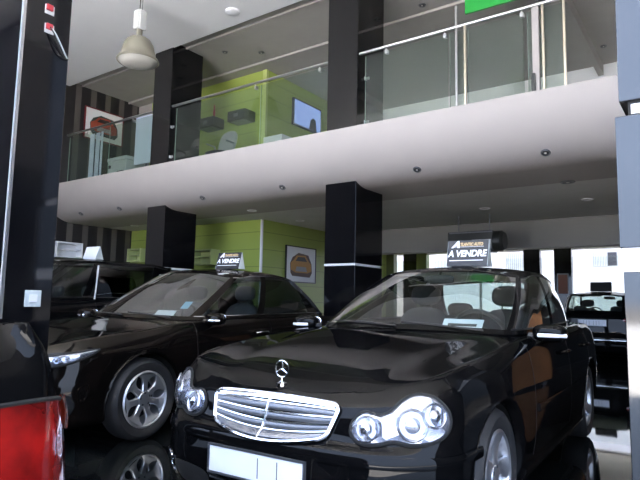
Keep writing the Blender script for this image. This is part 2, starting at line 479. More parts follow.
    # cabin
    B = np.array([(mu(u), y*ky, mz(z)) for u, y, z in CAB_B]); T = np.array([(mu(u), y*ky, mz(z)) for u, y, z in CAB_T])
    if 'cab' in spec: spec['cab'](B, T)
    for A in (B,):
        for i in range(len(A)): A[i][2] = min(A[i][2], H(A[i][0], A[i][1])+.02) if False else H(A[i][0], A[i][1])-.004
    k = np.linspace(0, 1, 15); stc = []
    for i in range(len(B)):
        d = np.array([-(i < 2)*.025+(i > 10)*.03, (2 <= i <= 10)*.022, .012])
        stc.append([B[i]*(1-t)+T[i]*t+d*math.sin(PI*t) for t in k])
    stc = np.array(stc); stc[0, :, 1] = 0; stc[-1, :, 1] = 0
    C, ci = sample_closed(closed_loop(stc), .045, closed_loop((B+T)/2))
    c.cab = C; c.cidx = ci; nC, nK = C.shape[:2]; nS = len(CAB_B)-1
    CV = C.reshape(-1, 3).tolist(); CF = []; CI = []
    wcut = spec.get('split', (2, 3, 5, 6, 8, 10))
    for i in range(nC):
        j = (i+1) % nC; x = ci[i]+.01; sd = 'left'
        if x > nS: x = 2*nS-x+.02*0; sd = 'right'
        for q in range(nK-1):
            if q < 1 or q >= nK-2: t = 'pillar'
            elif x < wcut[0]-.12: t = 'windscreen'
            elif x < wcut[1]: t = 'pillar'
            elif x < wcut[2]: t = 'front_window_'+sd
            elif x < wcut[3]: t = 'pillar'
            elif x < wcut[4]: t = 'rear_window_'+sd
            elif x < wcut[5]+.1: t = 'pillar'
            else: t = 'rear_screen'
            CF.append((i*nK+q, j*nK+q, j*nK+q+1, i*nK+q+1)); CI.append(t)
    rt = C[:, -1]; hh = rt[:np.searchsorted(ci, nS)+1]; o = np.argsort(hh[:, 0]); ru, ry, rz = hh[o, 0], np.abs(hh[o, 1]), hh[o, 2]
    rp = np.array([(np.interp(u, [1.42, 2.70], [T[0][0], T[-1][0]]), mz(z)) for u, z in ROOF]); rp[0][1] = T[0][2]; rp[-1][1] = T[-1][2]
    def HR(u, y):
        w = max(np.interp(u, ru, ry), .02); ze = np.interp(u, ru, rz)
        zc = float(spline(rp[:, 1], rp[:, 0], np.array([np.clip(u, rp[0, 0], rp[-1, 0])]))[0])
        return ze+(zc-ze)*(1-min(1, abs(y)/w)**2.4)
    c.HR = HR; c.roofv = []
    poly = [Vector((p[0], p[1])) for p in rt]; pts = list(poly)
    for u in np.arange(ru[0]+.03, ru[-1]-.02, .05):
        w = np.interp(u, ru, ry); nn = max(1, int(w/.05))
        for y in np.linspace(-w, w, 2*nn+1)[1:-1]: pts.append(Vector((u, y)))
    rv, _, rf, ov, _, _ = delaunay_2d_cdt(pts, [], [list(range(len(poly)))], 1, 1e-5); mp = []
    for v, og in zip(rv, ov):
        og = [g for g in og if g < len(poly)]
        if og: mp.append(og[0]*nK+nK-1)
        else: mp.append(len(CV)); c.roofv.append(len(CV)); CV.append([v.x, v.y, HR(v.x, v.y)])
    for f in rf: CF.append(tuple(mp[i] for i in f)); CI.append('roof')
    c.CV = np.array(CV); c.CF = CF; c.CI = CI; c.B, c.T = B, T
    return c

def loc3(p): return (-p[0], p[1], p[2])                # (u,y,z) -> car frame, x forward

def at_sz(c, s, z, off=0.):
    """point on the body ring at arc length s from the front centre (negative = right side) and height z"""
    sg = 1 if s >= 0 else -1; s = abs(s); nr = c.ring.shape[1]
    i = int(np.clip(np.searchsorted(c.s, s)-1, 0, len(c.s)-2)); t = (s-c.s[i])/(c.s[i+1]-c.s[i])
    col = c.ring[i]*(1-t)+c.ring[i+1]*t
    zz = np.maximum.accumulate(col[:, 2]); zq = np.clip(z, zz[0], zz[-1])
    def P(zq): return np.array([np.interp(zq, zz, col[:, 0]), np.interp(zq, zz, col[:, 1]), zq])
    p = P(zq); dz = P(min(zq+.015, zz[-1]))-P(max(zq-.015, zz[0]))
    ds = c.ring[i+1][nr//2]-c.ring[i][nr//2]
    n = np.cross(ds, dz); n /= max(np.linalg.norm(n), 1e-9)
    if n[0]*(p[0]-1.4)+n[1]*p[1]*2 < 0: n = -n
    p = p+n*off
    return np.array([p[0], p[1]*sg, p[2]])

def s_of_u(c, u):
    """arc length of a flank point at length u"""
    nh = int(np.searchsorted(c.idx, len(STN)-1)); m = c.mid[:nh+1]; a = np.searchsorted(m[:, 0], u)
    return float(np.interp(u, m[:, 0], c.s[:nh+1]))

def patch(c, outline, off=.004, bulge=.0, rings=6, smooth_n=72, sign=1, sub=None):
    """curved patch on the body bounded by a smooth closed outline of (s,z)"""
    P = np.array(outline, float); n = len(P)
    if smooth_n:
        ext = np.concatenate([P[-2:], P, P[:3]]); x = np.arange(len(ext), dtype=float)
        P = spline(ext, x, 2+np.linspace(0, n, smooth_n, endpoint=False))
    cen = P.mean(0); V = []; Fs = []; m = len(P)
    for r in range(rings, 0, -1):
        k = r/rings
        for p in P:
            q = cen+(p-cen)*k; V.append(loc3(at_sz(c, sign*q[0], q[1], off+bulge*(1-k*k))))
    V.append(loc3(at_sz(c, sign*cen[0], cen[1], off+bulge)))
    for r in range(rings-1):
        for i in range(m): Fs.append((r*m+i, r*m+(i+1) % m, (r+1)*m+(i+1) % m, (r+1)*m+i))
    for i in range(m): Fs.append(((rings-1)*m+i, (rings-1)*m+(i+1) % m, rings*m))
    return V, Fs, [loc3(at_sz(c, sign*p[0], p[1], off)) for p in P]

def strip(c, path, hw, off0, off1, sign=1):
    """raised band on the body following (s,z) points; rectangular section"""
    V = []; Fs = []; n = len(path)
    for i, (s, z) in enumerate(path):
        a = path[max(0, i-1)]; b = path[min(n-1, i+1)]; d = np.array([b[0]-a[0], b[1]-a[1]]); d /= max(np.linalg.norm(d), 1e-9)
        q = np.array([-d[1], d[0]])*hw
        for (e, o) in ((-1, off0), (-1, off1*.8), (-.6, off1), (.6, off1), (1, off1*.8), (1, off0)):
            V.append(loc3(at_sz(c, sign*(s+q[0]*e), z+q[1]*e, o)))
    for i in range(n-1):
        for k in range(5): Fs.append((i*6+k, i*6+k+1, (i+1)*6+k+1, (i+1)*6+k))
    Fs += [tuple(range(6)), tuple((n-1)*6+k for k in range(6))]
    return V, Fs

def vnormals(V, F):
    N = np.zeros_like(V)
    for f in F:
        a, b, d = V[f[0]], V[f[1]], V[f[2]]
        n = np.cross(b-a, d-a)
        if len(f) == 4: n = n+np.cross(d-a, V[f[3]]-a)
        for v in f: N[v] += n
    return N/np.maximum(np.linalg.norm(N, axis=1, keepdims=True), 1e-12)

def sub_mesh(name, V, N, F, mat, parent):
    """faces F of a larger smooth surface as an own mesh that keeps the surface's shading"""
    ids = sorted({v for f in F for v in f}); mp = {v: i for i, v in enumerate(ids)}
    me = bpy.data.meshes.new(name)
    me.from_pydata([loc3(V[v]) for v in ids], [], [tuple(mp[v] for v in f[::-1]) for f in F])
    me.materials.append(mat); me.shade_smooth()
    me.normals_split_custom_set_from_vertices([loc3(N[v]) for v in ids])
    return link(bpy.data.objects.new(name, me), parent)

def field_normals(N, V, ids, H, e=.04):
    for i in ids:
        u, y = V[i][0], V[i][1]
        n = np.array([-(H(u+e, y)-H(u-e, y))/(2*e), -(H(u, y+e)-H(u, y-e))/(2*e), 1.]); N[i] = n/np.linalg.norm(n)

def orient(V, F, centre):
    """all faces outward as seen from a centre point"""
    out = []
    for f in F:
        a, b, d = V[f[0]], V[f[1]], V[f[2]]
        n = np.cross(b-a, d-a); m = V[list(f)].mean(0)-centre
        out.append(f if n @ m >= 0 else f[::-1])
    return out

def wheel(name, parent, x, y, sgn, r, rr, n_sp, style, width=.2):
    """wheel whose outer face looks along sgn*y"""
    s = sgn
    prof = [(rr+.005, -.02*s), (rr+.03, 0), (r-.035, .004*s), (r-.012, -.014*s), (r, -.04*s), (r, -(width-.04)*s), (r-.012, -(width-.014)*s), (r-.05, -width*s), (rr+.01, -(width-.02)*s)]
    m = MB().lathe(prof, 56, axis='y')
    m.f = m.f[:-2]; m.mi = m.mi[:-2]
    tyre = m
    m = MB().lathe([(rr+.008, -.012*s), (rr-.004, -.004*s), (rr-.014, -.012*s), (rr-.022, -.05*s), (rr-.03, -.13*s), (rr-.05, -.15*s), (.06, -.15*s)], 56, axis='y')
    m.f = m.f[:-2]; m.mi = m.mi[:-2]
    root = rim = m.build(name, M['rim'], parent, ang=35, loc=(x, y, r)); root.rotation_euler = (0, random.uniform(0, 2), 0)
    tyre.build('tyre', M['tyre'], root, ang=35)
    hub = MB(); hub.lathe([(.07, -.06*s), (.07, -.035*s), (.058, -.02*s), (.03, -.014*s), (.0, -.013*s)], 32, axis='y')
    h = hub.build('hub', M['rim'], rim, ang=35)
    for k in range(5):
        a = 2*PI*k/5; MB().lathe([(.011, -.035*s), (.011, -.017*s), (.0, -.016*s)], 8, Matrix.Translation((.046*math.cos(a), 0, .046*math.sin(a))), axis='y').build('wheel_bolt', M['satin'], rim)
    bd = MB().lathe([(.0, -.12*s), (rr-.05, -.12*s), (rr-.05, -.14*s), (.0, -.14*s)], 32, axis='y').build('brake_disc', M['dark'], root)
    for k in range(n_sp):
        a0 = 2*PI*k/n_sp; m = MB(); sec = []
        N = 14; dth = PI/n_sp
        for i in range(N+1):
            q = i/N; rad = .05+(rr-.012-.05)*q
            if style == 'oval': hwid = dth*rad*(.97-.50*math.sin(PI*min(1, max(0, (q-.12)/.84)))**.8)
            else: hwid = .040+.012*q+.02*max(0, (.25-q))
            yy = (-.022-.012*math.sin(PI*q)+.012*q)*s
            vs = []
            for e, dd in ((-1, -.022), (-1, -.006), (-.72, 0), (.72, 0), (1, -.006), (1, -.022)):
                ang = a0+e*hwid/max(rad, .03) if style == 'oval' else a0
                off = 0 if style == 'oval' else e*hwid
                vs.append((rad*math.cos(ang)-off*math.sin(ang), yy+dd*s, rad*math.sin(ang)+off*math.cos(ang)))
            sec.append(vs)
        for i in range(N):
            m.add(sec[i]+sec[i+1], [(j, j+1, 7+j, 6+j) for j in range(5)])
        m.v = [tuple(v) for v in m.v]
        o = m.build('spoke', M['rim'], rim, fix=True)
        o.data.validate(); o.data.shade_smooth(); o.data.set_sharp_from_angle(angle=math.radians(30))
    return root

def blob(sx, sy, sz, p=4., n=20, mat=None):
    """rounded cushion (superellipsoid)"""
    bm = bmesh.new(); bmesh.ops.create_cube(bm, size=2)
    bmesh.ops.subdivide_edges(bm, edges=bm.edges[:], cuts=7, use_grid_fill=True)
    for v in bm.verts:
        c = v.co; l = (abs(c.x)**p+abs(c.y)**p+abs(c.z)**p)**(1/p); v.co = Vector((c.x/l*sx, c.y/l*sy, c.z/l*sz))
    if mat: bmesh.ops.transform(bm, matrix=mat, verts=bm.verts[:])
    return bm

def T3(x, y, z, rx=0, ry=0, rz=0):
    return Matrix.Translation((x, y, z)) @ Matrix.Rotation(rz, 4, 'Z') @ Matrix.Rotation(ry, 4, 'Y') @ Matrix.Rotation(rx, 4, 'X')

def build_car(name, spec, loc, rz, label, cat='car'):
    c = make_shell(spec); root = empty(name, loc, rz, label, cat); c.root = root
    P = spec['paint']; ctr = np.array([1.4*spec['u'][-1]/3.745, 0, .6])
    F = orient(c.V, c.F, ctr); N = vnormals(c.V, F); field_normals(N, c.V, c.capv, c.H)
    u0, ue = spec['u'][0], spec['u'][-1]; a0, a1 = spec['axles']
    groups = {}
    d0, dm, d1 = spec['doors']
    for f, i in zip(F, c.info):
        p = c.V[list(f)].mean(0); u, y, z = p[0], abs(p[1]), p[2]; sd = 'left' if p[1] > 0 else 'right'
        if i == 'bonnet': g = 'bonnet'
        elif i == 'boot': g = 'boot_lid'
        elif i == 'lip': g = 'body_shell'
        elif u < a0-.30 and z < c.mz(.555): g = 'front_bumper'
        elif u > a1+.36 and z < c.mz(.56): g = 'rear_bumper'
        elif d0 < u < dm and z > .27: g = 'front_door_'+sd
        elif dm < u < d1 and z > .27 and math.hypot(u-a1, z-spec['tyre']) > spec['arch']+.05: g = 'rear_door_'+sd
        else: g = 'body_shell'
        groups.setdefault(g, []).append(f)
    c.parts = {}
    for g, fs in groups.items():
        nm = g.replace('_left', '').replace('_right', '')
        c.parts[g] = sub_mesh(nm, c.V, N, fs, P, root)
    # shut lines belong to the doors
    for sd, sg in (('left', 1), ('right', -1)):
        for g, ua, ub in (('front_door_', d0, dm), ('rear_door_', dm, d1)):
            if g+sd not in c.parts: continue
            zt = c.mz(.93)
            for uu in (ua, ub):
                m = MB()
                if uu == d1 and d1 > a1-.35:
                    path = [(s_of_u(c, uu-.0*z), z) for z in np.linspace(.66, zt, 16)]
                else: path = [(s_of_u(c, uu), z) for z in np.linspace(.30, zt, 24)]
                m.add(*strip(c, path, .0028, .0004, .0012, sg)); m.build('shut_line', M['dark'], c.parts[g+sd])
            if spec.get('handles', True):
                uh = ub-.16; s0 = s_of_u(c, uh); zh = c.mz(.80)
                m = MB(); pts = [loc3(at_sz(c, sg*(s0+q), zh+.004*math.cos(q*20), .004+.03*(1-(q/.1)**4))) for q in np.linspace(-.1, .1, 13)]
                m.tube(pts, .011, 8); m.build('door_handle', spec.get('handlemat', P), c.parts[g+sd], smooth=True)
    # cabin
    cc = np.array([(c.B[0][0]+c.B[-1][0])/2, 0, 1.0]); CF = orient(c.CV, c.CF, cc); CN = vnormals(c.CV, CF); field_normals(CN, c.CV, c.roofv, c.HR); cg = {}
    for f, t in zip(CF, c.CI): cg.setdefault(t, []).append(f)
    for t, fs in cg.items():
        nm = t.replace('_left', '').replace('_right', '')
        mt = P if t in ('pillar', 'roof') else (spec.get('rearglass', M['tintglass']) if 'rear' in t else spec.get('screenglass', M['carglass']) if t == 'windscreen' else M['carglass'])
        nm = {'pillar': 'window_pillars', 'roof': 'roof', 'windscreen': 'windscreen', 'front_window': 'front_door_window', 'rear_window': 'rear_door_window', 'rear_screen': 'rear_windscreen'}[nm]
        par = root
        if 'front_window' in t: par = c.parts['front_door_'+t.split('_')[-1]]
        if 'rear_window' in t: par = c.parts.get('rear_door_'+t.split('_')[-1], root)
        c.parts[t] = sub_mesh(nm, c.CV, CN, fs, mt, par)
    # black rubber along the waist and chrome drip line over the doors
    nS = len(CAB_B)-1
    for sg in (1, -1):
        for row, mt, nm, r in ((1, spec.get('beltmat', M['darkplastic']), 'waist_seal', .006), (-2, spec.get('dripmat', M['darkplastic']), 'window_surround', .005)):
            pts = [loc3((p[row][0], p[row][1]*sg+.003*sg, p[row][2])) for p, i in zip(c.cab, c.cidx) if 2.2 < i < 9.2]
            MB().tube(pts, r, 6).build(nm, mt, root, smooth=True)
    # wheel wells and underside
    for uc in spec['axles']:
        for sg in (1, -1):
            m = MB(); vs = []; fs = []
            for k in range(25):
                a = -.25+(PI+.5)*k/24
                for yy in (spec['w']-.045, spec['w']-.34): vs.append((-(uc+(spec['arch']+.004)*math.cos(a)), sg*yy, max(.14, spec['tyre']+(spec['arch']+.004)*math.sin(a))))
            fs = [(2*k, 2*k+1, 2*k+3, 2*k+2) for k in range(24)]; m.add(vs, fs)
            m.box(-(uc+spec['arch']), sg*(spec['w']-.36), .15, -(uc-spec['arch']), sg*(spec['w']-.34), .6)
            m.build('wheel_arch_liner', M['dark'], root)
    m = MB(); yy = spec['w']-.12
    m.box(-(a0-.40), -yy+.15, .16, -(u0+.22), yy-.15, .20); m.box(-(a1-.4), -yy, .15, -(a0+.40), yy, .20); m.box(-(ue-.25), -yy+.15, .19, -(a1+.4), yy-.15, .24)
    m.build('underbody', M['dark'], root)
    # wheels
    for uc in spec['axles']:
        for sg in (1, -1):
            wheel('wheel', root, -uc, sg*(spec['w']-.035), sg, spec['tyre'], spec['rimr'], spec['nsp'], spec['sty'])
    # cabin furniture
    if spec.get('interior', True):
        bu = c.B[0][0]; zb = c.mz(.945)
        m = MB(); m.box(-(c.B[-1][0]-.1), -.66, .30, -(bu+.2), .66, .34); m.build('cabin_floor', M['dark'], root)
        m = MB(); bm = blob(.20, .66*c.ky, .11, 3.5, mat=T3(-(bu+.36), 0, zb-.135, ry=-.10)); m.bm(bm)
        m.bm(blob(.09, .20, .045, 3, mat=T3(-(bu+.50), spec.get('drv', 1)*.34, zb-.04)))
        m.build('dashboard', M['dash'], root, smooth=True)
        for (su, sy, w_) in ((bu+1.05, .36, .25), (bu+1.05, -.36, .25)):
            st = MB().bm(blob(.25, w_, .09, 3.5, mat=T3(.02, 0, .12, ry=-.08))).build('front_seat', M['interior'], root, smooth=True, loc=(-su, sy, .34))
            MB().bm(blob(.075, w_-.01, .33, 3.2, mat=T3(-.26, 0, .42, ry=-.22))).build('seat_backrest', M['interior'], st, smooth=True)
            hr = MB(); hr.bm(blob(.045, .135, .085, 3, mat=T3(-.345, 0, .85, ry=-.15)))
            hr.tube([(-.32, .05, .68), (-.34, .05, .82)], .006, 6); hr.tube([(-.32, -.05, .68), (-.34, -.05, .82)], .006, 6)
            hr.build('headrest', M['interior'], st, smooth=True)
        rs = MB().bm(blob(.25, .62, .10, 4, mat=T3(.05, 0, .12))).build('rear_bench', M['interior'], root, smooth=True, loc=(-(bu+1.95), 0, .34))
        MB().bm(blob(.08, .62, .30, 4, mat=T3(-.22, 0, .40, ry=-.3))).build('seat_backrest', M['interior'], rs, smooth=True)
        for sy in (.36, -.36): MB().bm(blob(.04, .13, .07, 3, mat=T3(-.33, sy, .72))).build('headrest', M['interior'], rs, smooth=True)
        sw = MB(); ms = T3(-(bu+.62), spec.get('drv', 1)*.36, zb-.045, ry=-1.15+PI)
        sw.tube([ms @ Vector((.19*math.cos(a), .19*math.sin(a), 0)) for a in np.linspace(0, 2*PI, 40, endpoint=False)], .015, 8, closed=True)
        for a in (0.2, PI-.2, -PI/2): sw.tube([ms @ Vector((.02*math.cos(a), .02*math.sin(a), -.02)), ms @ Vector((.185*math.cos(a), .185*math.sin(a), 0))], .014, 6)
        sw.bm(blob(.07, .07, .03, 3, mat=ms)); sw.build('steering_wheel', M['darkplastic'], root, smooth=True)
        rt = c.T[0]
        mm = MB(); mm.bm(blob(.02, .12, .035, 4, mat=T3(-(rt[0]-.06), 0, rt[2]-.085, ry=.1))); mm.tube([(-(rt[0]-.05), 0, rt[2]-.07), (-(rt[0]-.01), 0, rt[2]-.01)], .01, 6)
        mm.build('interior_mirror', M['darkplastic'], root, smooth=True)
        for sy in (.3, -.3):
            bm = blob(.085, .17, .012, 4, mat=T3(-(rt[0]+.10), sy*c.ky, rt[2]-.035, ry=.12)); MB().bm(bm).build('sun_visor', M['lightgrey'], root, smooth=True)
        # roof lining under the roof skin
        lv = []; lf = []; nu_, ny_ = 12, 9
        for i in range(nu_):
            u = c.T[0][0]+.08+(c.T[-1][0]-c.T[0][0]-.16)*i/(nu_-1)
            for j in range(ny_):
                y = (-.5+1.0*j/(ny_-1))*c.ky; lv.append((-u, y, c.HR(u, y)-.02))
        lf = [(i*ny_+j, i*ny_+j+1, (i+1)*ny_+j+1, (i+1)*ny_+j) for i in range(nu_-1) for j in range(ny_-1)]
        MB().add(lv, lf).build('roof_lining', M['lightgrey'], root, smooth=True)
    # wipers
    bu = c.B[0][0]
    for ya, yb in ((.55, .02), (.0, -.52)):
        pts = []
        for q in np.linspace(0, 1, 12):
            y = ya+(yb-ya)*q; u = bu+.02+.10*(abs(y)/.65)**2+.05*q
            pts.append((-(u), y*c.ky, c.H(u, y)+.018+.02*q))
        MB().tube(pts, .007, 6).build('wiper', M['darkplastic'], root)
    # door mirrors
    for sg in (1, -1):
        um = c.B[3][0]+.02; s0 = s_of_u(c, um); ym = spec['w']+.025; zm = c.mz(.955)
        bm = blob(.070, .098, .054, 2.8, mat=T3(-um, sg*ym, zm, rz=-sg*.15))
        hs = MB().bm(bm).build('door_mirror', P, root, smooth=True)
        MB().tube([(-um-.01, sg*(spec['w']-.10), c.mz(.935)), (-um, sg*(ym-.05), zm-.03)], .022, 8).build('mirror_arm', M['darkplastic'], hs, smooth=True)
        if spec.get('mirrorstrip'):
            pts = [(-um+.074-.045*abs(q)**2.5, sg*(ym+.098*q), zm-.012) for q in np.linspace(-.55, .98, 12)]
            MB().tube(pts, .012, 8).build('mirror_indicator', spec['mirrorstrip'], hs, smooth=True)
        MB().bm(blob(.006, .085, .048, 3.5, mat=T3(-um-.070, sg*(ym+.005), zm, rz=-sg*.15))).build('mirror_glass', M['chrome'], hs, smooth=True)
    return c

def add_plate(c, u, z, w, h, mat, name='license_plate', rear=False, tilt=0., marks=()):
    s = -1 if rear else 1
    root = c.root; x = -u
    pl = MB().box(-.004, -w/2, -h/2, .004, w/2, h/2, .003).build(name, mat, root, ang=30, loc=(x+s*.006, 0, z))
    fr = MB()
    for (a, b, d, e) in ((-w/2-.008, -h/2-.008, w/2+.008, -h/2), (-w/2-.008, h/2, w/2+.008, h/2+.008), (-w/2-.008, -h/2, -w/2, h/2), (w/2, -h/2, w/2+.008, h/2)):
        fr.box(-.008, a, b, .007, d, e)
    fr.build('plate_frame', M['satin'], pl)
    if marks:
        m = MB()
        for q in marks: m.box(s*.0041, s*(-w/2+w*q)-.0022, -h/2+.012, s*.0052, s*(-w/2+w*q)+.0022, h/2-.016)
        m.build('plate_marks', M['satin'], pl)
    return pl

def headlamp(c, outline, sign, projectors, name='headlight'):
    V, Fs, rim = patch(c, outline, .004, .012, sign=sign)
    hl = MB().add(V, Fs).build(name, M['reflector'], c.root, smooth=True)
    MB().tube(rim, .0085, 6, closed=True).build('lamp_seal', M['dark'], hl, smooth=True)
    V, Fs, _ = patch(c, outline, .008, .038, sign=sign)
    MB().add(V, Fs).build('lens_cover', M['lens'], hl, smooth=True)
    for (s, z, r, k) in projectors:
        p = Vector(loc3(at_sz(c, sign*s, z, .014))); q = Vector(loc3(at_sz(c, sign*s, z, .05))); d = (q-p).normalized()
        rot = d.to_track_quat('Z', 'Y').to_matrix().to_4x4(); rot.translation = p
        m = MB().lathe([(r, .004), (r*.93, .012), (r*.8, .004), (r*.55, -.004), (r*.5, .002)], 28, rot)
        m.lathe([(r*.5, .002), (r*.47, .014), (r*.3, .022), (0, .026)], 28, rot)
        m.build('projector', M['reflector'], hl, smooth=True)
    return hl

# ================================================================== THE CARS
DEG = math.radians
def rd(r, d): return (r*cb-d*sb, r*sb+d*cb)

# --- the black saloon with the upright star, nearest the camera on the right
X0, Y0 = rd(.168, 3.175)
def salooncab(B, T):
    for i, d in ((6, .02), (7, .05), (8, .10), (9, .13), (10, .15), (11, .16), (12, .16)): T[i][0] += d
SALOON = dict(u=[-.78, 0., .60, 1.42, 2.715, 3.27, 3.70], z=[.17, .60, .945, 1.426], cab=salooncab, split=(2.1, 2.5, 5, 6, 8, 9.6), w=.864, axles=(0., 2.715), tyre=.316, arch=.352,
              rimr=.212, nsp=5, sty='star', doors=(.60, 1.70, 2.62), paint=M['paint'], crease=True, mirrorstrip=M['white'], rearglass=M['carglass'], step=.03, rows=44, capstep=.028)
c = build_car('sedan', SALOON, (X0, Y0, 0), DEG(-90+2.2), 'black sedan with slatted chrome grille and upright bonnet emblem, nearest the camera', 'car')
saloon = c; root = c.root
LAMP = [(.430, .598), (.446, .640), (.49, .667), (.55, .662), (.60, .673), (.655, .713), (.73, .742), (.815, .738), (.872, .695), (.885, .642),
        (.85, .592), (.775, .563), (.69, .557), (.62, .566), (.555, .551), (.49, .548), (.446, .567)]
for sg in (1, -1):
    headlamp(c, LAMP, sg, [(.508, .606, .052, 0), (.70, .632, .066, 1), (.80, .668, .052, 0)])
# grille
GW0, GW1 = .318, .372
def gs(a, b):
    zt = .690-.012*a*a; zb = .512+.034*a*a
    return (a*(GW0+(GW1-GW0)*b), zb+(zt-zb)*b)
fr = []
def arc(ca, cb_, t0, t1): return [(ca+.11*math.cos(t), cb_+.2*math.sin(t)) for t in np.linspace(t0, t1, 7)]
fr = [(a, 1.) for a in np.linspace(-.86, .86, 24)]+arc(.89, .8, PI/2, 0)+arc(.89, .2, 0, -PI/2)+[(a, 0.) for a in np.linspace(.86, -.86, 24)]+arc(-.89, .2, -PI/2, -PI)+arc(-.89, .8, PI, PI/2)
pts = [loc3(at_sz(c, *gs(a, b), off=.012)) for a, b in fr]
g = MB().tube(pts, .0095, 8, closed=True).build('grille', M['chrome'], root, smooth=True)
V, Fs, _ = patch(c, [gs(a, b) for a, b in fr], .003, 0, smooth_n=0); MB().add(V, Fs).build('grille_mesh', M['dark'], g)
for b in (.17, .38, .59, .80):
    w = .985
    path = [gs(a, b) for a in np.linspace(-w, w, 33)]
    m = MB().add(*strip(c, [(s, z-.006) for s, z in path], .0125, .004, .012)); m.build('grille_slat', M['satin'], g, smooth=True)
    MB().add(*strip(c, [(s, z+.008) for s, z in path], .0042, .004, .017)).build('slat_edge', M['chrome'], g, smooth=True)
MB().add(*strip(c, [(0, z) for z in np.linspace(.512, .690, 12)], .005, .006, .02)).build('grille_bar', M['chrome'], g, smooth=True)
# broad chrome lip above the slats
MB().add(*strip(c, [gs(a, .955) for a in np.linspace(-.93, .93, 31)], .013, .004, .016)).build('grille_lip', M['chrome'], g, smooth=True)
# upright emblem on the bonnet
eu = -.606; ez = c.H(eu, 0)
m = MB(); R_ = .0375; cz = ez+.070
m.tube([(-eu, R_*math.cos(a), cz+R_*math.sin(a)) for a in np.linspace(0, 2*PI, 32, endpoint=False)], .0034, 8, closed=True)
for k in range(3):
    a = PI/2+k*2*PI/3; m.tube([(-eu, 0, cz), (-eu, R_*math.cos(a), cz+R_*math.sin(a))], [.007, .002], 6)
m.lathe([(.026, -.008), (.025, .007), (.013, .013), (.006, .017), (.0055, .030), (0, .030)], 20, Matrix.Translation((-eu, 0, ez)))
m.build('bonnet_emblem', M['chrome'], root, smooth=True)
# plate, bumper strips, fog lamps, air intakes
add_plate(c, -.785, .405, .52, .112, M['platewhite'], marks=(.545, .745))
for sg in (1, -1):
    path = [(s, .492) for s in np.linspace(.02 if False else .30, 1.12, 26)]
    o = MB().add(*strip(c, path, .022, .0, .012, sg)).build('bumper_strip', M['paint'], root, smooth=True)
    V, Fs, rim = patch(c, [(.60, .265), (.60, .335), (.66, .355), (.74, .345), (.765, .29), (.72, .25), (.65, .245)], .004, 0, sign=sg)
    f = MB().add(V, Fs).build('fog_lamp', M['reflector'], root, smooth=True)
    MB().tube(rim, .006, 6, closed=True).build('fog_lamp_ring', M['chrome'], f, smooth=True)
    V, Fs, rim = patch(c, [(.33, .245), (.33, .325), (.56, .335), (.57, .26), (.5, .235)], .003, 0, sign=sg)
    MB().add(V, Fs).build('side_intake', M['dark'], root)
V, Fs, rim = patch(c, [(-.30, .225), (-.31, .33), (.31, .33), (.30, .225)], .003, 0, smooth_n=0, rings=8)
a = MB().add(V, Fs).build('lower_intake', M['dark'], root)
for z in (.25, .28, .31): MB().add(*strip(c, [(s, z) for s in np.linspace(-.29, .29, 15)], .004, .003, .010)).build('intake_slat', M['darkplastic'], a)
# rubbing strips on the doors, sill, tail lights
for sg in (1, -1):
    MB().add(*strip(c, [(s_of_u(c, u), .545-.01*(u-1)) for u in np.linspace(.66, 2.33, 30)], .022, .0, .010, sg)).build('door_strip', M['paint'], root, smooth=True)
    MB().add(*strip(c, [(s_of_u(c, u), .235) for u in np.linspace(.42, 2.3, 30)], .03, .0, .02, sg)).build('sill_cover', M['paint'], root, smooth=True)
    sr = s_of_u(c, 3.52)
    V, Fs, _ = patch(c, [(sr-.20, .76), (sr-.16, .86), (sr+.05, .90), (sr+.32, .88), (sr+.30, .70), (sr+.05, .66)], .004, .01, sign=sg)
    MB().add(V, Fs).build('tail_light', M['red'], root, smooth=True)
add_plate(c, 3.67, .62, .52, .11, M['platewhite'], rear=True)

# --- the black-brown saloon behind it, to the left
X1, Y1 = rd(-2.07, 5.02)
ACC = dict(u=[-.95, 0., .40, 1.22, 2.67, 3.28, 3.70], z=[.16, .60, .93, 1.462], w=.88, axles=(0., 2.67), tyre=.320, arch=.366,
           rimr=.215, nsp=7, sty='oval', doors=(.52, 1.62, 2.55), paint=M['paintbrown'], handlemat=M['chrome'], mirrorstrip=M['chrome'], beltmat=M['chrome'], dripmat=M['chrome'], screenglass=glass('reflective_windscreen', (.55, .62, .60), 3.6),
           step=.04)
c = build_car('sedan', ACC, (X1, Y1, 0), DEG(-90+3.9), 'dark sedan behind the left pillar, with seven-spoke silver wheels and chrome door handles', 'car')
accord = c; root = c.root
for sg in (1, -1):
    headlamp(c, [(.50, .615), (.52, .660), (.70, .690), (.90, .715), (1.06, .735), (1.09, .728), (1.0, .685), (.86, .640), (.68, .610)], sg, [(.64, .648, .03, 1), (.78, .664, .03, 0)])
    V, Fs, rim = patch(c, [(.83+.085*math.cos(a), .345+.085*math.sin(a)) for a in np.linspace(0, 2*PI, 12, endpoint=False)], .004, 0, sign=sg)
    f = MB().add(V, Fs).build('fog_lamp_recess', M['dark'], root, smooth=True)
    MB().tube(rim, .006, 6, closed=True).build('recess_ring', M['paintbrown'], f, smooth=True)
    V, Fs, rim = patch(c, [(.83+.05*math.cos(a), .345+.05*math.sin(a)) for a in np.linspace(0, 2*PI, 12, endpoint=False)], .010, .004, sign=sg)
    MB().add(V, Fs).build('fog_lamp', M['lens'], f, smooth=True)
    sr = s_of_u(c, 3.45)
    V, Fs, _ = patch(c, [(sr-.25, .78), (sr-.2, .88), (sr+.05, .90), (sr+.3, .88), (sr+.28, .72), (sr+.05, .68)], .004, .01, sign=sg)
    MB().add(V, Fs).build('tail_light', M['red'], root, smooth=True)
V, Fs, rim = patch(c, [(-.36, .52), (-.42, .66), (.42, .66), (.36, .52)], .004, 0, smooth_n=0)
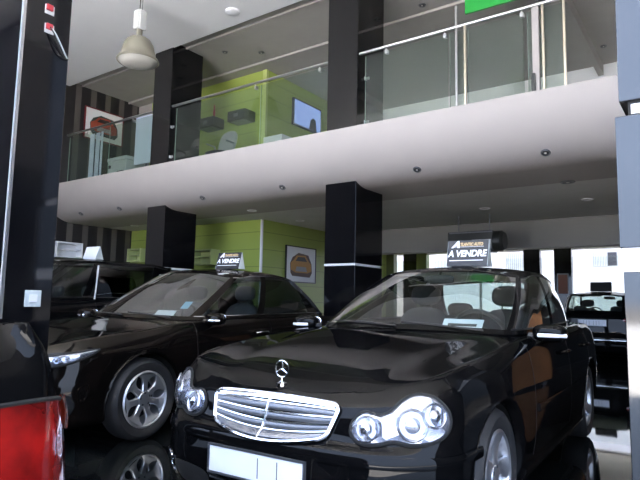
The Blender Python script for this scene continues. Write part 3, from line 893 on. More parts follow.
g = MB().add(V, Fs).build('grille', M['dark'], root); MB().tube(rim, .01, 6, closed=True).build('grille_frame', M['chrome'], g)
add_plate(c, -.955, .41, .52, .11, M['platewhite'])

# --- the tall dark car at the back left
SUVU = dict(u=[-.90, 0., .45, 1.15, 2.65, 3.42, 3.62], z=[.22, .72, 1.07, 1.665], w=.90, axles=(0., 2.65), tyre=.35, arch=.40,
            rimr=.22, nsp=6, sty='oval', doors=(.55, 1.6, 2.5), paint=M['paint'], step=.05, rows=30, beltmat=M['darkplastic'])
def suvcab(B, T):
    for i, u in ((8, 2.75), (9, 3.05), (10, 3.2), (11, 3.27), (12, 3.30)): T[i][0] = u
    for i in range(len(T)): T[i][1] *= 1.08
    for i in (8, 9, 10): T[i][2] += .06
SUVU['cab'] = suvcab
c = build_car('sport_utility_vehicle', SUVU, (-7.55, 2.75, 0), DEG(-90+3), 'tall black car at the far left, mostly hidden behind the left pillar', 'car')
suv = c; root = c.root
for sg in (1, -1):
    headlamp(c, [(.48, .74), (.50, .84), (.70, .86), (.95, .87), (.98, .80), (.80, .74), (.6, .71)], sg, [(.62, .785, .05, 1), (.80, .80, .05, 0)])
    sr = s_of_u(c, 3.45)
    V, Fs, _ = patch(c, [(sr-.15, .85), (sr-.1, 1.0), (sr+.08, 1.03), (sr+.26, 1.0), (sr+.22, .82), (sr+.05, .78)], .004, .01, sign=sg)
    MB().add(V, Fs).build('tail_light', M['red'], root, smooth=True)
    # pale B-post trim seen through the side window
    MB().tube([(-1.63, sg*.78, 1.09), (-1.72, sg*.70, 1.55)], .012, 6).build('belt_post_trim', M['lightgrey'], root)
V, Fs, rim = patch(c, [(-.36, .62), (-.42, .80), (.42, .80), (.36, .62)], .004, 0, smooth_n=0)
g = MB().add(V, Fs).build('grille', M['dark'], root); MB().tube(rim, .01, 6, closed=True).build('grille_frame', M['chrome'], g)
add_plate(c, -.905, .48, .52, .11, M['platewhite'])

# --- the car seen from behind at the back right
def hatchcab(B, T):
    for i, u in ((8, 2.66), (9, 2.86), (10, 2.98), (11, 3.03), (12, 3.05)): T[i][0] = u
    for i in range(len(T)): T[i][1] *= 1.05
HATCH = dict(u=[-.88, 0., .45, 1.25, 2.60, 3.40, 3.50], z=[.17, .60, .97, 1.45], w=.875, axles=(0., 2.60), tyre=.315, arch=.355,
             rimr=.21, nsp=6, sty='oval', doors=(.55, 1.6, 2.45), paint=M['paint'], step=.05, rows=30, cab=hatchcab, rearglass=M['carglass'], drv=1)
# local rear end at x = -3.50; facing +Y
c = build_car('hatchback', HATCH, (-2.18, 16.10, 0), DEG(90), 'dark hatchback seen from behind beyond the black sedan, roof sign on top', 'car')
far = c; root = c.root
for sg in (1, -1):
    V, Fs, _ = patch(c, [(c.smax-.56, .84), (c.smax-.60, .90), (c.smax-.74, .95), (c.smax-.98, .94), (c.smax-.96, .84), (c.smax-.74, .80)], .004, .012, sign=sg)
    MB().add(V, Fs).build('tail_light', M['red'], root, smooth=True)
MB().add(*strip(c, [(s if s < c.smax else s, .45) for s in np.linspace(c.smax-.70, c.smax-.001, 20)], .010, .0, .014, 1)).build('bumper_chrome_strip', M['chrome'], root, smooth=True)
MB().add(*strip(c, [(s, .45) for s in np.linspace(c.smax-.70, c.smax-.001, 20)], .010, .0, .014, -1)).build('bumper_chrome_strip', M['chrome'], root, smooth=True)
add_plate(c, 3.495, .79, .52, .12, M['platewhite'], rear=True, marks=(.2, .3, .4, .55, .65, .75))

# --- the car in the foreground at the left: only its right rear corner shows
def nearcab(B, T):
    for i, u, y in ((9, 3.0, .66), (10, 3.17, .57), (11, 3.22, .28), (12, 3.23, 0)): B[i][0] = u; B[i][1] = y
    for i, u, y in ((8, 2.75, .61), (9, 2.95, .59), (10, 3.05, .50), (11, 3.10, .26), (12, 3.11, 0)): T[i][0] = u; T[i][1] = y
NEAR = dict(u=[-.85, 0., .45, 1.2, 2.50, 3.20, 3.30], z=[.17, .55, 1.06, 1.50], w=.88, axles=(0., 2.50), tyre=.31, arch=.35,
            rimr=.20, nsp=5, sty='star', doors=(.55, 1.55, 2.35), paint=M['paint'], step=.035, rows=40, cab=nearcab)
c = build_car('hatchback', NEAR, (-1.02-3.30, -.18, 0), DEG(180), 'black hatchback in the foreground left, showing only its red tail lamp corner', 'car')
near = c; root = c.root
for sg in (1, -1):
    sm = c.smax
    V, Fs, rim = patch(c, [(sm-.50, .62), (sm-.50, .80), (sm-.52, .905), (sm-.68, .915), (sm-.90, .91), (sm-1.02, .87), (sm-1.0, .76), (sm-.95, .60), (sm-.72, .56)], .006, .006, sign=sg)
    t = MB().add(V, Fs).build('tail_light', M['red'], root, smooth=True)
    MB().tube(rim, .005, 6, closed=True).build('lamp_seal', M['dark'], t, smooth=True)
    V, Fs, rim = patch(c, [(sm-.955, .84), (sm-.955, .90), (sm-1.02, .895), (sm-1.035, .83)], .018, .004, sign=sg)
    MB().add(V, Fs).build('side_reflector', M['redlight'], t, smooth=True)
add_plate(c, 3.295, .62, .52, .11, M['platewhite'], rear=True)

# ================================================================== SIGNS AND PAPERS ON THE CARS
def roof_sign(car, u, w, h, label, text=True, flip=False, lean=.28, y=0., board='signblack'):
    """folded for-sale board standing on a car roof, lettered face towards the car's front"""
    root = car.root; mw = Matrix.Translation(root.location) @ Matrix.Rotation(root.rotation_euler.z, 4, 'Z')
    z = car.HR(u, y)+.004
    p = mw @ Vector((-u, y, z)); e = empty('roof_sign', p, root.rotation_euler.z+(PI if flip else 0), label, 'sign', 'for-sale boards on car roofs')
    d = h*math.tan(lean)
    for nm, s in (('front_board', 1), ('back_board', -1)):
        m = MB(); pr = [(s*d, 0), (s*(d-.008), 0), (-s*.004 if False else 0, h), (s*.008, h)]
        m.prism(pr, -w/2, w/2, lambda a, b, q: (a, q, b)); m.build(nm, M[board], e)
    for s in (-1, 1): MB().prism([(-d, 0), (d, 0), (0, h)], s*(w/2), s*(w/2+.004), lambda a, b, q: (a, q, b)).build('side_gusset', M['signgrey'], e)
    if text:
        L = math.hypot(d, h); ang = math.atan2(d, h)
        ydir = Vector((-math.sin(ang), 0, math.cos(ang))); xdir = Vector((0, 1, 0)); zdir = xdir.cross(ydir)
        def on(a, b, o=.003):
            q = Vector((d, 0, 0))+ydir*(b*L)+xdir*(a*w)+zdir*o+Vector((0.006, 0, 0))
            return Matrix(((xdir.x, ydir.x, zdir.x, q.x), (xdir.y, ydir.y, zdir.y, q.y), (xdir.z, ydir.z, zdir.z, q.z), (0, 0, 0, 1)))
        text_mesh('sale_lettering', 'A VENDRE', h*.36, M['signwhite'], e, on(0, .47), .12, h*.012, w/(h*1.80), 1.)
        text_mesh('dealer_initial', 'A', h*.36, M['signwhite'], e, on(-.30, .83), .35, .004, 1.1)
        text_mesh('dealer_lettering', 'TLANTIC AUTO', h*.17, M['signgold'], e, on(.09, .83), .15, .002, w*.56/(h*1.22))
        m = MB(); 
        for (a, b, bb, hh) in ((-.33, .40, .735, .012), (-.43, .40, .20, .03)):
            vs = [on(a, bb) @ Vector((0, 0, 0)), on(b, bb) @ Vector((0, 0, 0)), on(b, bb+hh) @ Vector((0, 0, 0)), on(a, bb+hh) @ Vector((0, 0, 0))]
            m.add(vs, [(0, 1, 2, 3)])
        m.build('underline_stripes', M['signwhite'], e)
    return e
roof_sign(saloon, 1.75, .335, .215, 'black and white for-sale sign on the roof of the sedan with the chrome grille', y=.105)
roof_sign(accord, 1.75, .34, .19, 'black and white for-sale sign on the dark sedan roof before the green wall', y=.15)
roof_sign(suv, 2.05, .30, .19, 'pale folded sign on the roof of the tall black car at far left', text=False, board='signpale', lean=.35, y=.10)
roof_sign(far, 2.3, .42, .21, 'dark for-sale sign on the roof of the far hatchback, seen from behind', text=False)

def dash_card(car, u, y, w, d, name, mat, label, marks=False, rz=0., lift=.0):
    root = car.root; mw = Matrix.Translation(root.location) @ Matrix.Rotation(root.rotation_euler.z, 4, 'Z')
    z = car.mz(.945)+lift
    o = MB().box(-d/2, -w/2, 0, d/2, w/2, .003).build(name, mat, None)
    o.matrix_world = mw @ T3(-u, y, z, ry=.75, rz=rz)
    tag(o, label, 'paper')
    if marks:
        MB().box(-.012, -w*.36, .0031, .012, w*.36, .0042).build('printed_line', M['signblack'], o)
    return o
dash_card(saloon, .90, .34, .27, .11, 'price_card', M['paper'], 'white card with a black printed line behind the windscreen of the nearest sedan', True, lift=.035)
dash_card(accord, .74, .20, .26, .12, 'paper_sheet', M['paper'], 'white paper on the dashboard of the dark sedan left of the chrome grille sedan', lift=.03)
dash_card(accord, .90, .34, .10, .10, 'blue_leaflet', M['bluepaper'], 'small light blue leaflet behind the windscreen of the left dark sedan', lift=.125)

# ================================================================== THE BUILDING
XL, XR = -12.0, 4.2            # striped wall, right side
YF, YC, YG, YB = -1.6, 6.75, 8.65, 17.3
K = 17.3/14
YGE = 13.95   # street front, column row, green wall, back front
ZS, ZM, ZC = 2.78, 3.50, 5.93  # soffit, mezzanine floor, main ceiling
XG = -7.66
struct(box('floor', M['floor'], XL-.2, YF, -.12, XR+.2, YB+1.2, 0))
struct(box('ceiling_main', M['ceiling'], XL-.2, YF-.2, ZC, XR+.2, YC+.02, ZC+.35))
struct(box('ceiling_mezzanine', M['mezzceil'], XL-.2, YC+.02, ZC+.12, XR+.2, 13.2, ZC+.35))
struct(box('trim_1', M['plaster'], XL, 7.06, ZC+.085, XR, 7.10, ZC+.12))
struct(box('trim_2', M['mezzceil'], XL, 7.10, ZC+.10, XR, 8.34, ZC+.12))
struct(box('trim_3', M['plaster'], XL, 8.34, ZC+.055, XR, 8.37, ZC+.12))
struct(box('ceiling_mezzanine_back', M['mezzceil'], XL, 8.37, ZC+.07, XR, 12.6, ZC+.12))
# curved balcony edge and soffit
prof = []
for k in range(25):
    a = (PI/2)*k/24; prof.append((7.05-.70*math.cos(a), ZM-.72*math.sin(a)))
prof = [(6.35, ZM+.02)]+prof+[(8.0, ZS), (8.0, ZM), (6.45, ZM)]
m = MB(); n = len(prof)
m.prism(prof, XL, XR, lambda y, z, x: (x, y, z))
struct(m.build('balcony_edge', M['plaster'], ang=25))
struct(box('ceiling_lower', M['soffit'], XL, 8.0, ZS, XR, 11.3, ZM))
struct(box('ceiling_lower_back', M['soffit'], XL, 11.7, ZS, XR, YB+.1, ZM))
struct(box('trim_beam', principled('grey_beam_paint', (.20, .195, .185), .7), XG, 11.3, 2.24, XR, 11.7, ZM))
struct(box('wall_striped', M['stripe'], XL-.2, 4.4, 0, XL, YB+.1, ZC+.12))
struct(box('wall_blocker_left', M['darkwall'], XL-.2, YF-.2, 0, -8.1, YF, ZC))  # added out of view to keep sky reflections off the left column
struct(box('wall_left', M['plaster'], XL-.2, YF, 0, XL, 4.4, ZC))
struct(box('wall_mezzanine_back', M['ceiling'], XG, 12.2, ZM, XR, 12.4, ZC+.07))
# green core, both floors
struct(box('wall_green_lower', M['green'], XL, YG, 0, XG, YGE, ZS))
struct(box('wall_green_upper', M['green'], -11.45, YG, ZM, XG, 12.2, ZC+.07))
struct(box('wall_beige_upper', M['plaster'], XL, YG+.02, ZM, -11.45, 12.2, ZC+.07))
struct(box('trim_4', M['white'], XG-.03, YG-.012, 0, XG+.012, YG+.03, ZS))
struct(box('trim_5', principled('pale_green_edge', (.45, .52, .20), .4), XG-.09, YG-.014, ZM, XG+.014, YG+.05, ZC+.07))
# right side: a wall with wide street openings
struct(box('wall_right', M['darkwall'], XR, 1.2, 0, XR+.2, YB, ZM))
struct(box('wall_right_upper', M['plaster'], XR, 1.2, ZM, XR+.2, 13.2, ZC+.12))
e = empty('reflection_panel', (.75, 10.0, 0), DEG(-18), 'orange panel added out of view on the right, only for its reflection in the sedan flank', 'panel')  # unseen, put in to give the sedan flank its orange reflection
MB().box(-.55, -.04, .12, .55, .04, 1.9, .01).build('panel', M['reflectorange'], e, ang=30)
for x_ in (-.4, .4): MB().box(x_-.04, -.25, 0, x_+.04, .25, .12, .01).build('foot', M['satin'], e, ang=30)
# columns
def column(x0, y0, x1, y1, z0, z1, label, band=None, base=.0, corner=None):
    cx, cy = (x0+x1)/2, (y0+y1)/2; e = empty('column', (cx, cy, z0), 0, label, 'column')
    w, d = x1-x0, y1-y0
    if band:
        zb0, zb1 = band
        MB().box(-w/2, -d/2, 0, w/2, d/2, zb0-z0-.004, .004).build('lower_cladding', M['colblack'], e, ang=30)
        MB().box(-w/2, -d/2, zb1-z0+.004, w/2, d/2, z1-z0, .004).build('upper_cladding', M['colblack'], e, ang=30)
        MB().box(-w/2-.003, -d/2-.004, zb0-z0, w/2-.002, d/2-.05, zb1-z0).build('white_band', M['white'], e)  # plain white band between the two cladding pieces
    else:
        MB().box(-w/2, -d/2, 0, w/2, d/2, z1-z0, .004).build('cladding', M['colblack'], e, ang=30)
    if corner:
        MB().box(w/2-.012, -d/2-.006, 0, w/2+.006, -d/2+.012, z1-z0).build('corner_trim', M['steel'], e)
    return e
CT = ZC+.12
column(-4.74, YC, -4.21, YC+.78, 0, CT, 'black glossy column in the middle, passing through the balcony', (1.635, 1.665))
column(-8.91, YC, -8.39, YC+.77, 0, CT, 'black glossy column left of the middle one, behind the dark sedan', (1.655, 1.69))
lc = column(-3.46, 1.47, -3.14, 1.75, 0, ZC, 'black glossy column at the left edge with sockets and a switch', None, corner=True)
# right-hand column with a gap in its cladding
e = empty('column', (-.15, 3.62, 0), 0, 'tall dark reflective column cut off by the right edge', 'column')
MB().box(-.27, -.26, 0, .27, .26, 1.305, .004).build('lower_cladding', M['colmirror'], e, ang=30)
MB().box(-.272, -.262, 1.305, .272, .262, 1.432).build('white_band', M['white'], e)  # plain white band, wider on this column
MB().box(-.282, -.27, 1.432, .28, .27, 2.15, .004).build('middle_cladding', M['colmirror'], e, ang=30)
MB().box(-.22, -.24, 2.15, .22, .22, 2.24).build('panel_gap', M['dark'], e)
MB().box(-.205, -.246, 2.162, .205, -.23, 2.215).build('gap_panel', M['white'], e)
MB().box(-.262, -.255, 2.235, .27, .26, ZC, .004).build('upper_cladding', M['colmirror'], e, ang=30)
# things on the left column (its +X face is x = -3.14)
def on_left(px_y, z): return (-3.14, px_y, z)
def socket(y, z, label):
    e = empty('wall_socket', (-3.14, y, z), 0, label, 'socket', 'red and white sockets on the left column')
    MB().box(0, -.028, -.028, .006, .028, .028, .002).build('face_plate', M['lightgrey'], e, ang=30)
    MB().box(.006, -.024, -.008, .022, .014, .026, .003).build('socket_body', M['redbox'], e, ang=30)
    return e
socket(1.615, 2.79, 'upper of two red and white sockets on the left column')
sk = socket(1.62, 2.675, 'lower of two sockets on the left column, cables hanging out')
for k, (dx, mt) in enumerate(((0, M['signgrey']), (.012, M['dark']))):
    pts = [(.02+dx*.3, -.005, .005), (.035, .02, -.025-dx), (.03, .06, -.075-dx*3), (.015, .10, -.12-dx*2), (.004, .125, -.14)]
    P_ = spline(np.array(pts), np.arange(5.), np.linspace(0, 4, 24)); MB().tube(P_, .0042, 8).build('cable', mt, sk, smooth=True)
e = empty('light_switch', (-3.14, 1.64, 1.105), 0, 'square light switch plate on the left column', 'switch')
MB().box(0, -.046, -.046, .008, .046, .046, .003).build('switch_plate', M['signgrey'], e, ang=30)
MB().box(.008, -.022, -.022, .013, .022, .022, .002).build('switch_rocker', M['white'], e, ang=30)

# ------------------------------------------------------------------ railings on the mezzanine
RY, RZ = 6.80, 4.77
def railing(x0, x1, panes, label, clamps, posts=(), rail_end=None):
    e = empty('glass_railing', ((x0+x1)/2, RY, ZM), 0, label, 'railing'); ox = (x0+x1)/2
    pts = [(x0-ox, 0, RZ-ZM), ((rail_end or x1)-ox, 0, RZ-ZM)]
    MB().tube(pts, .023, 14).build('handrail', M['steel'], e, smooth=True)
    for a, b in panes:
        p = MB().box(a-ox, .035, .03, b-ox, .047, RZ-ZM-.045).build('glass_pane', M['railglass'], e)
        MB().box(a-ox-.003, .034, .03, a-ox, .048, RZ-ZM-.045).build('pane_edge', M['glassedge'], p)
    for x in clamps:
        m = MB().box(x-ox-.022, -.005, RZ-ZM-.10, x-ox+.022, .06, RZ-ZM-.045, .004); m.tube([(x-ox, .0, RZ-ZM-.05), (x-ox, 0, RZ-ZM-.01)], .008, 8)
        m.build('glass_clamp', M['steel'], e, ang=30)
    for x, kind in posts:
        if kind == 'steel':
            q = MB().tube([(x-ox, -.02, .0), (x-ox, -.02, RZ-ZM+.28)], .016, 12).build('post', M['steel'], e, smooth=True)
        elif kind == 'brass':
            q = MB().box(x-ox-.014, -.02, .0, x-ox+.014, .012, RZ-ZM, .003).build('post', M['brasspost'], e, ang=30)
        else:
            q = MB().box(x-ox-.04, -.01, .0, x-ox+.04, .03, RZ-ZM-.02, .003).build('post', M['plaster'], e, ang=30)
        if kind != 'plain':
            pass
        if kind in ('steel', 'pale'):
            MB().box(x-ox-.05, -.045, .0, x-ox-.005 if kind == 'pale' else x-ox+.05, .045, .40 if kind == 'pale' else .10, .006).build('post_shoe', M['blackbox'], q, ang=30)
    return e
railing(XL+.02, -8.92, [(XL+.05, -10.45), (-10.42, -8.93)], 'glass railing on the balcony left of the two black columns', (-11.2, -9.6))
railing(-8.38, -4.75, [(-8.3, -6.2), (-6.17, -4.80)], 'glass railing on the balcony between the two black columns', (-6.27, -4.93))
railing(-4.20, -1.36, [(-4.12, -2.84), (-2.81, -2.60), (-2.56, -1.85), (-1.80, -1.40)], 'glass railing on the balcony right of the middle column, with posts', (-3.76, -2.87, -1.86),
        ((-2.70, 'steel'), (-2.58, 'brass'), (-1.72, 'pale'), (-1.62, 'steel2'), (-1.38, 'brass')) if False else ((-2.70, 'steel'), (-2.585, 'brass'), (-1.70, 'pale'), (-1.61, 'brass'), (-1.37, 'brass')))
# small side brackets where the rails meet the columns
for x, y, z, lab in ((-8.385, 6.80, 4.36, 'upper glass bracket on the right face of the left black column'), (-8.385, 6.80, 3.78, 'lower glass bracket on the right face of the left black column'),
                     (-4.212, 6.98, 4.45, 'upper glass bracket on the right face of the middle column'), (-4.212, 6.98, 3.78, 'lower glass bracket on the right face of the middle column')):
    e = empty('glass_bracket', (x, y, z), 0, lab, 'bracket', 'railing brackets on columns')
    MB().box(0, -.03, -.025, .012, .03, .025, .002).build('bracket_plate', M['steel'], e, ang=30)
    MB().box(.012, -.012, -.02, .07, .012, .02, .003).build('bracket_jaw', M['steel'], e, ang=30)

# ------------------------------------------------------------------ upstairs
def poster(name, loc, rz, w, h, frame, label, art, tilt=0.):
    """framed picture whose front looks along local -y"""
    e = empty(name, loc, rz, label, 'picture')
    MB().box(-w/2, 0, -h/2, w/2, .022, h/2, .003).build('backing', M['white'], e, ang=30)
    m = MB(); t = .022
    for (a, b, d, f) in ((-w/2-t, -h/2-t, w/2+t, -h/2), (-w/2-t, h/2, w/2+t, h/2+t), (-w/2-t, -h/2, -w/2, h/2), (w/2, -h/2, w/2+t, h/2)): m.box(a, -.012, b, d, .022, f)
    m.build('frame', frame, e); art(e, w, h); return e
def car_print(body, ground):
    def art(e, w, h):
        P_ = lambda poly, d, nm, mt, par: MB().prism([(a*w, b*h) for a, b in poly], -.001*d, 0, lambda a, b, q: (a, q, b)).build(nm, mt, par)
        P_([(-.36, -.25), (-.30, -.34), (.30, -.36), (.38, -.22), (.36, .04), (.24, .30), (-.10, .34), (-.30, .20), (-.38, .02)], 2, 'printed_ground', ground, e)
        P_([(-.35, -.16), (-.36, .04), (-.26, .12), (-.16, .26), (.14, .28), (.27, .10), (.34, .04), (.35, -.18), (.22, -.24), (-.2, -.24)], 3, 'printed_car', body, e)
        P_([(-.20, .10), (-.12, .22), (.11, .23), (.20, .10)], 4, 'printed_window', M['extdark'], e)
        P_([(-.20, -.20), (-.16, -.06), (.16, -.06), (.20, -.20)], 4, 'printed_grille', M['extgrey'], e)
    return art
printred = principled('print_red', (.28, .05, .03), .5); printdark = principled('print_dark_teal', (.03, .05, .05), .5); printorange = principled('print_orange', (.42, .20, .04), .5); printbrown = principled('print_brown', (.08, .04, .03), .5)
poster('framed_picture', (XL+.03, 7.69, 5.21), DEG(90), 1.0, .72, principled('dark_red_frame', (.16, .01, .02), .4), 'picture of a red car on the striped wall upstairs', car_print(printred, printdark))
poster('framed_picture', (XG+.03, 9.97, 1.92), DEG(90), 1.06, .76, M['blackframe'], 'framed picture of an orange car on the green wall downstairs', car_print(printorange, printbrown))
e = empty('television', (XG+.05, 10.03, 5.34), DEG(90), 'flat television on the green wall upstairs', 'television')
MB().box(-.53, -.03, -.31, .53, .03, .31, .008).build('casing', M['blackframe'], e, ang=30)
MB().box(-.495, -.034, -.275, .495, -.03, .275).build('screen', M['screen'], e)
MB().prism([(.05, -.275), (.10, -.05), (.2, .02), (.3, -.02), (.34, -.275)], -.036, -.034, lambda a, b, q: (a, q, b)).build('picture_figure', M['extdark'], e)
# pale cabinet run along the green wall under the television
tag(MB().box(-.25, -1.3, 0, .25, 1.3, .98, .01).build('sideboard', M['white'], None, ang=30, loc=(XG+.30, 9.85, ZM+.003)), 'long pale sideboard under the television upstairs', 'sideboard')
for i, (x, z, lab) in enumerate(((-9.12, 5.0, 'black box light on the upstairs green wall, left of the pair'), (-8.19, 5.0, 'black box light on the upstairs green wall, right of the pair'))):
    e = empty('wall_light', (x, YG-.17, z), 0, lab, 'wall lamp', 'black box lights on the green wall')
    MB().box(-.25, -.17, -.11, .25, .17, .11, .01).build('housing', M['blackbox'], e, ang=30)
    MB().box(-.06, -.176, -.035, .06, -.17, .035).build('emblem', M['satin'], e)
    m = MB(); m.box(-.20, -.13, -.113, .20, .13, -.11); m.build('lower_diffuser', M['satin'], e)
# red tassel hanging on the green wall
tag(MB().tube([(0, 0, .30), (.005, 0, .2), (.0, 0, .12), (.012, 0, 0)], [.012, .016, .03, .02], 8).build('wall_ornament', M['redbox'], None, smooth=True, loc=(-9.18, YG-.03, 5.20)), 'small red ornament hanging above the left black box light', 'ornament')
# chair with a curved grey back behind the glass
e = empty('office_chair', (-7.95, 7.75, ZM), 0, 'grey office chair behind the balcony glass by the green wall', 'chair')
MB().bm(blob(.24, .05, .26, 2.6, mat=T3(0, .12, .75, rx=-.25))).build('backrest', M['extgrey'], e, smooth=True)
MB().bm(blob(.24, .23, .045, 3, mat=T3(0, -.12, .46))).build('seat', M['interior'], e, smooth=True)
m = MB().tube([(0, -.1, .10), (0, -.1, .44)], .025, 10); m.tube([(0, .08, .45), (0, .15, .62)], .02, 8); m.build('stem', M['satin'], e, smooth=True)
for k in range(5):
    a = 2*PI*k/5; MB().tube([(0, -.1, .11), (.27*math.cos(a), -.1+.27*math.sin(a), .04)], [.022, .014], 8).build('leg', M['satin'], e, smooth=True)
for sg in (1, -1): MB().tube([(sg*.24, .05, .48), (sg*.27, .02, .68), (sg*.27, -.2, .69)], .016, 8).build('armrest', M['extgrey'], e, smooth=True)
# potted plant row seen as dark foliage at the balcony foot
# added board and tall strips imitate window reflections in the glass; printer
e = empty('reflection_board', (-9.87, 7.35, ZM), 0, 'pale blue white board standing in for a window reflection in the balcony glass', 'board')
MB().box(-.36, -.02, .47, .36, .02, 1.52, .006).build('panel', M['reflectwhite'], e, ang=30)
MB().tube([(.0, .03, .02), (.0, .03, .9)], .018, 10).build('stand', M['satin'], e, smooth=True)
MB().lathe([(.2, 0), (.2, .012), (.03, .022), (0, .022)], 28).build('foot', M['satin'], e, ang=30)
for x, w, lab in ((-11.80, .17, 'leftmost of three pale strips standing in for window reflections in the balcony glass'), (-11.58, .15, 'middle one of three pale strips standing in for window reflections in the balcony glass'), (-11.42, .07, 'rightmost, thinnest of three pale strips standing in for window reflections in the balcony glass')):
    e = empty('reflection_strip', (x, 7.3, ZM), 0, lab, 'reflection_stand_in', 'pale strips standing in for window reflections upstairs')
    MB().box(-w/2, -.006, .03, w/2, .006, 1.40).build('strip_panel', M['reflectwhite'], e)  # added pale sheet imitates a bright window strip mirrored in the railing
    MB().box(-w/2, -.06, 0, w/2, .06, .03, .006).build('strip_base', M['satin'], e, ang=30)
e = empty('copier', (-10.62, 7.42, ZM), 0, 'light grey office copier beside the pale blue reflection board upstairs', 'copier')
MB().box(-.33, -.25, 0, .33, .25, .58, .02).build('body', M['lightgrey'], e, ang=30)
MB().box(-.34, -.26, .585, .34, .26, .67, .02).build('lid', M['lightgrey'], e, ang=30)
MB().box(-.28, -.262, .43, -.20, -.25, .50).build('control_label', M['extdark'], e)
MB().box(.1, -.30, .30, .31, -.25, .33).build('paper_tray', M['dash'], e)
# board hung under the upstairs ceiling
e = empty('hanging_board', (-2.42, 7.7, ZC+.06), 0, 'bright green board hanging under the upstairs ceiling at the top', 'board')
MB().box(-.50, -.02, -.58, .55, .02, -.06, .004).build('panel', M['greenboard'], e, ang=30)
for x in (-.4, .4): MB().tube([(x, 0, -.07), (x, 0, .0)], .006, 6).build('hanger', M['steel'], e)
struct(box('trim_6', M['mezzceil'], -1.84, 8.5, 5.78, -1.74, 12.2, ZC+.07))

# ------------------------------------------------------------------ lamps in the ceilings
def spot(loc, r, label, normal=(0, 0, -1), lit=False, dark=True, group=None):
    e = empty('recessed_spotlight', loc, 0, label, 'spotlight', group)
    e.rotation_euler = Vector(normal).to_track_quat('Z', 'Y').to_euler()
    MB().lathe([(r, 0), (r, .006), (r*.92, .012), (r*.72, .010), (r*.66, -.004)], 24).build('bezel', M['satin' if dark else 'white'], e, ang=30)
    MB().lathe([(r*.66, .001), (r*.6, .004), (r*.3, .009), (0, .010)], 20).build('bulb', M['lampdiff' if not dark else 'darkplastic'], e, smooth=True)
    if dark: MB().lathe([(r*.28, .010), (r*.2, .014), (0, .015)], 14).build('reflector_dot', M['lampdiff'], e, smooth=True)
    return e
names = ['rightmost spotlight in the row along the curved balcony edge', 'second spotlight from the right along the curved balcony edge', 'third spotlight from the right along the curved balcony edge',
         'fourth spotlight from the right along the curved balcony edge', 'fifth spotlight from the right along the curved balcony edge', 'leftmost spotlight in the row along the curved balcony edge']
for x, lab in zip((-1.59, -3.22, -5.53, -7.33, -9.72, -11.07), names):
    yy = 6.69; t = (7.05-yy)/.70; zz = ZM-.72*math.sqrt(1-t*t)
    nrm = Vector((0, -t/.70, -math.sqrt(1-t*t)/.72)).normalized()
    spot((x, yy, zz), .055, lab, nrm, group='spotlights along the balcony edge')
for (x, y, lab) in ((-1.62, 7.97, 'large round downlight under the balcony nearest the right column'), (-3.29, 9.51, 'round downlight under the balcony above the for-sale sign of the chrome grille sedan'),
                    (-1.64, 9.43, 'pale round downlight further back under the balcony at right'), (-7.08, 9.17, 'pale round downlight below the balcony beside the green wall corner'),
                    (-7.07, 7.69, 'round downlight under the balcony in front of the green wall'), (-11.0, 8.0, 'round downlight under the balcony near the striped wall')):
    spot((x, y, ZS), .095, lab, dark=(x, y) == (-1.62, 7.97), group='downlights under the balcony')
for (x, y, z, lab) in ((-7.79, 7.54, ZC+.06, 'left of two small black ceiling spots above the balcony railing'), (-7.2, 7.95, ZC+.06, 'right of two small black ceiling spots above the balcony railing'),
                       (-3.79, 8.06, ZC+.06, 'small dark spot in the upstairs ceiling right of the middle column'), (-1.60, 11.3, ZC+.07, 'small pale spot in the upstairs ceiling at far right')):
    spot((x, y, z), .06, lab, group='small spots in the upstairs ceiling')
e = empty('smoke_detector', (-6.46, 6.39, ZC), 0, 'round white smoke detector on the main ceiling', 'smoke detector')
MB().lathe([(.12, 0), (.12, -.025), (.10, -.042), (.04, -.05), (0, -.05)], 32).build('cover', M['white'], e, ang=35)
# industrial pendant
px, py = -7.44, 5.3
e = empty('pendant_lamp', (px, py, ZC), 0, 'grey bell-shaped industrial pendant lamp hanging from the ceiling', 'lamp')
dz = 4.88-ZC
MB().tube([(-.02, 0, 0), (-.02, 0, .84+dz)], .006, 8).build('cord', M['dash'], e, smooth=True)
MB().tube([(.045, 0, 0), (.05, 0, .80+dz)], .004, 8).build('safety_wire', M['dash'], e, smooth=True)
m = MB().box(-.085, -.08, .53+dz, .065, .08, .85+dz, .03); m.box(.065, -.06, .51+dz, .09, .06, .83+dz, .01); m.build('ballast_housing', M['lightgrey'], e)
MB().lathe([(.045, .40), (.05, .56), (.045, .57)], 24, T3(0, 0, dz)).build('neck', M['ledgrey'], e, ang=40)
sh = MB().lathe([(.06, .40), (.13, .385), (.19, .34), (.235, .26), (.262, .15), (.275, .06), (.315, .035), (.33, .0), (.32, -.012), (.305, .0), (.26, .05), (.21, .25), (.06, .37)], 48, T3(0, 0, dz)).build('shade', M['ledgrey'], e, smooth=True, ang=60)
MB().lathe([(.305, .0), (.27, -.035), (.18, -.065), (.08, -.078), (0, -.08)], 40, T3(0, 0, dz)).build('diffuser', M['lampdiff'], e, smooth=True)

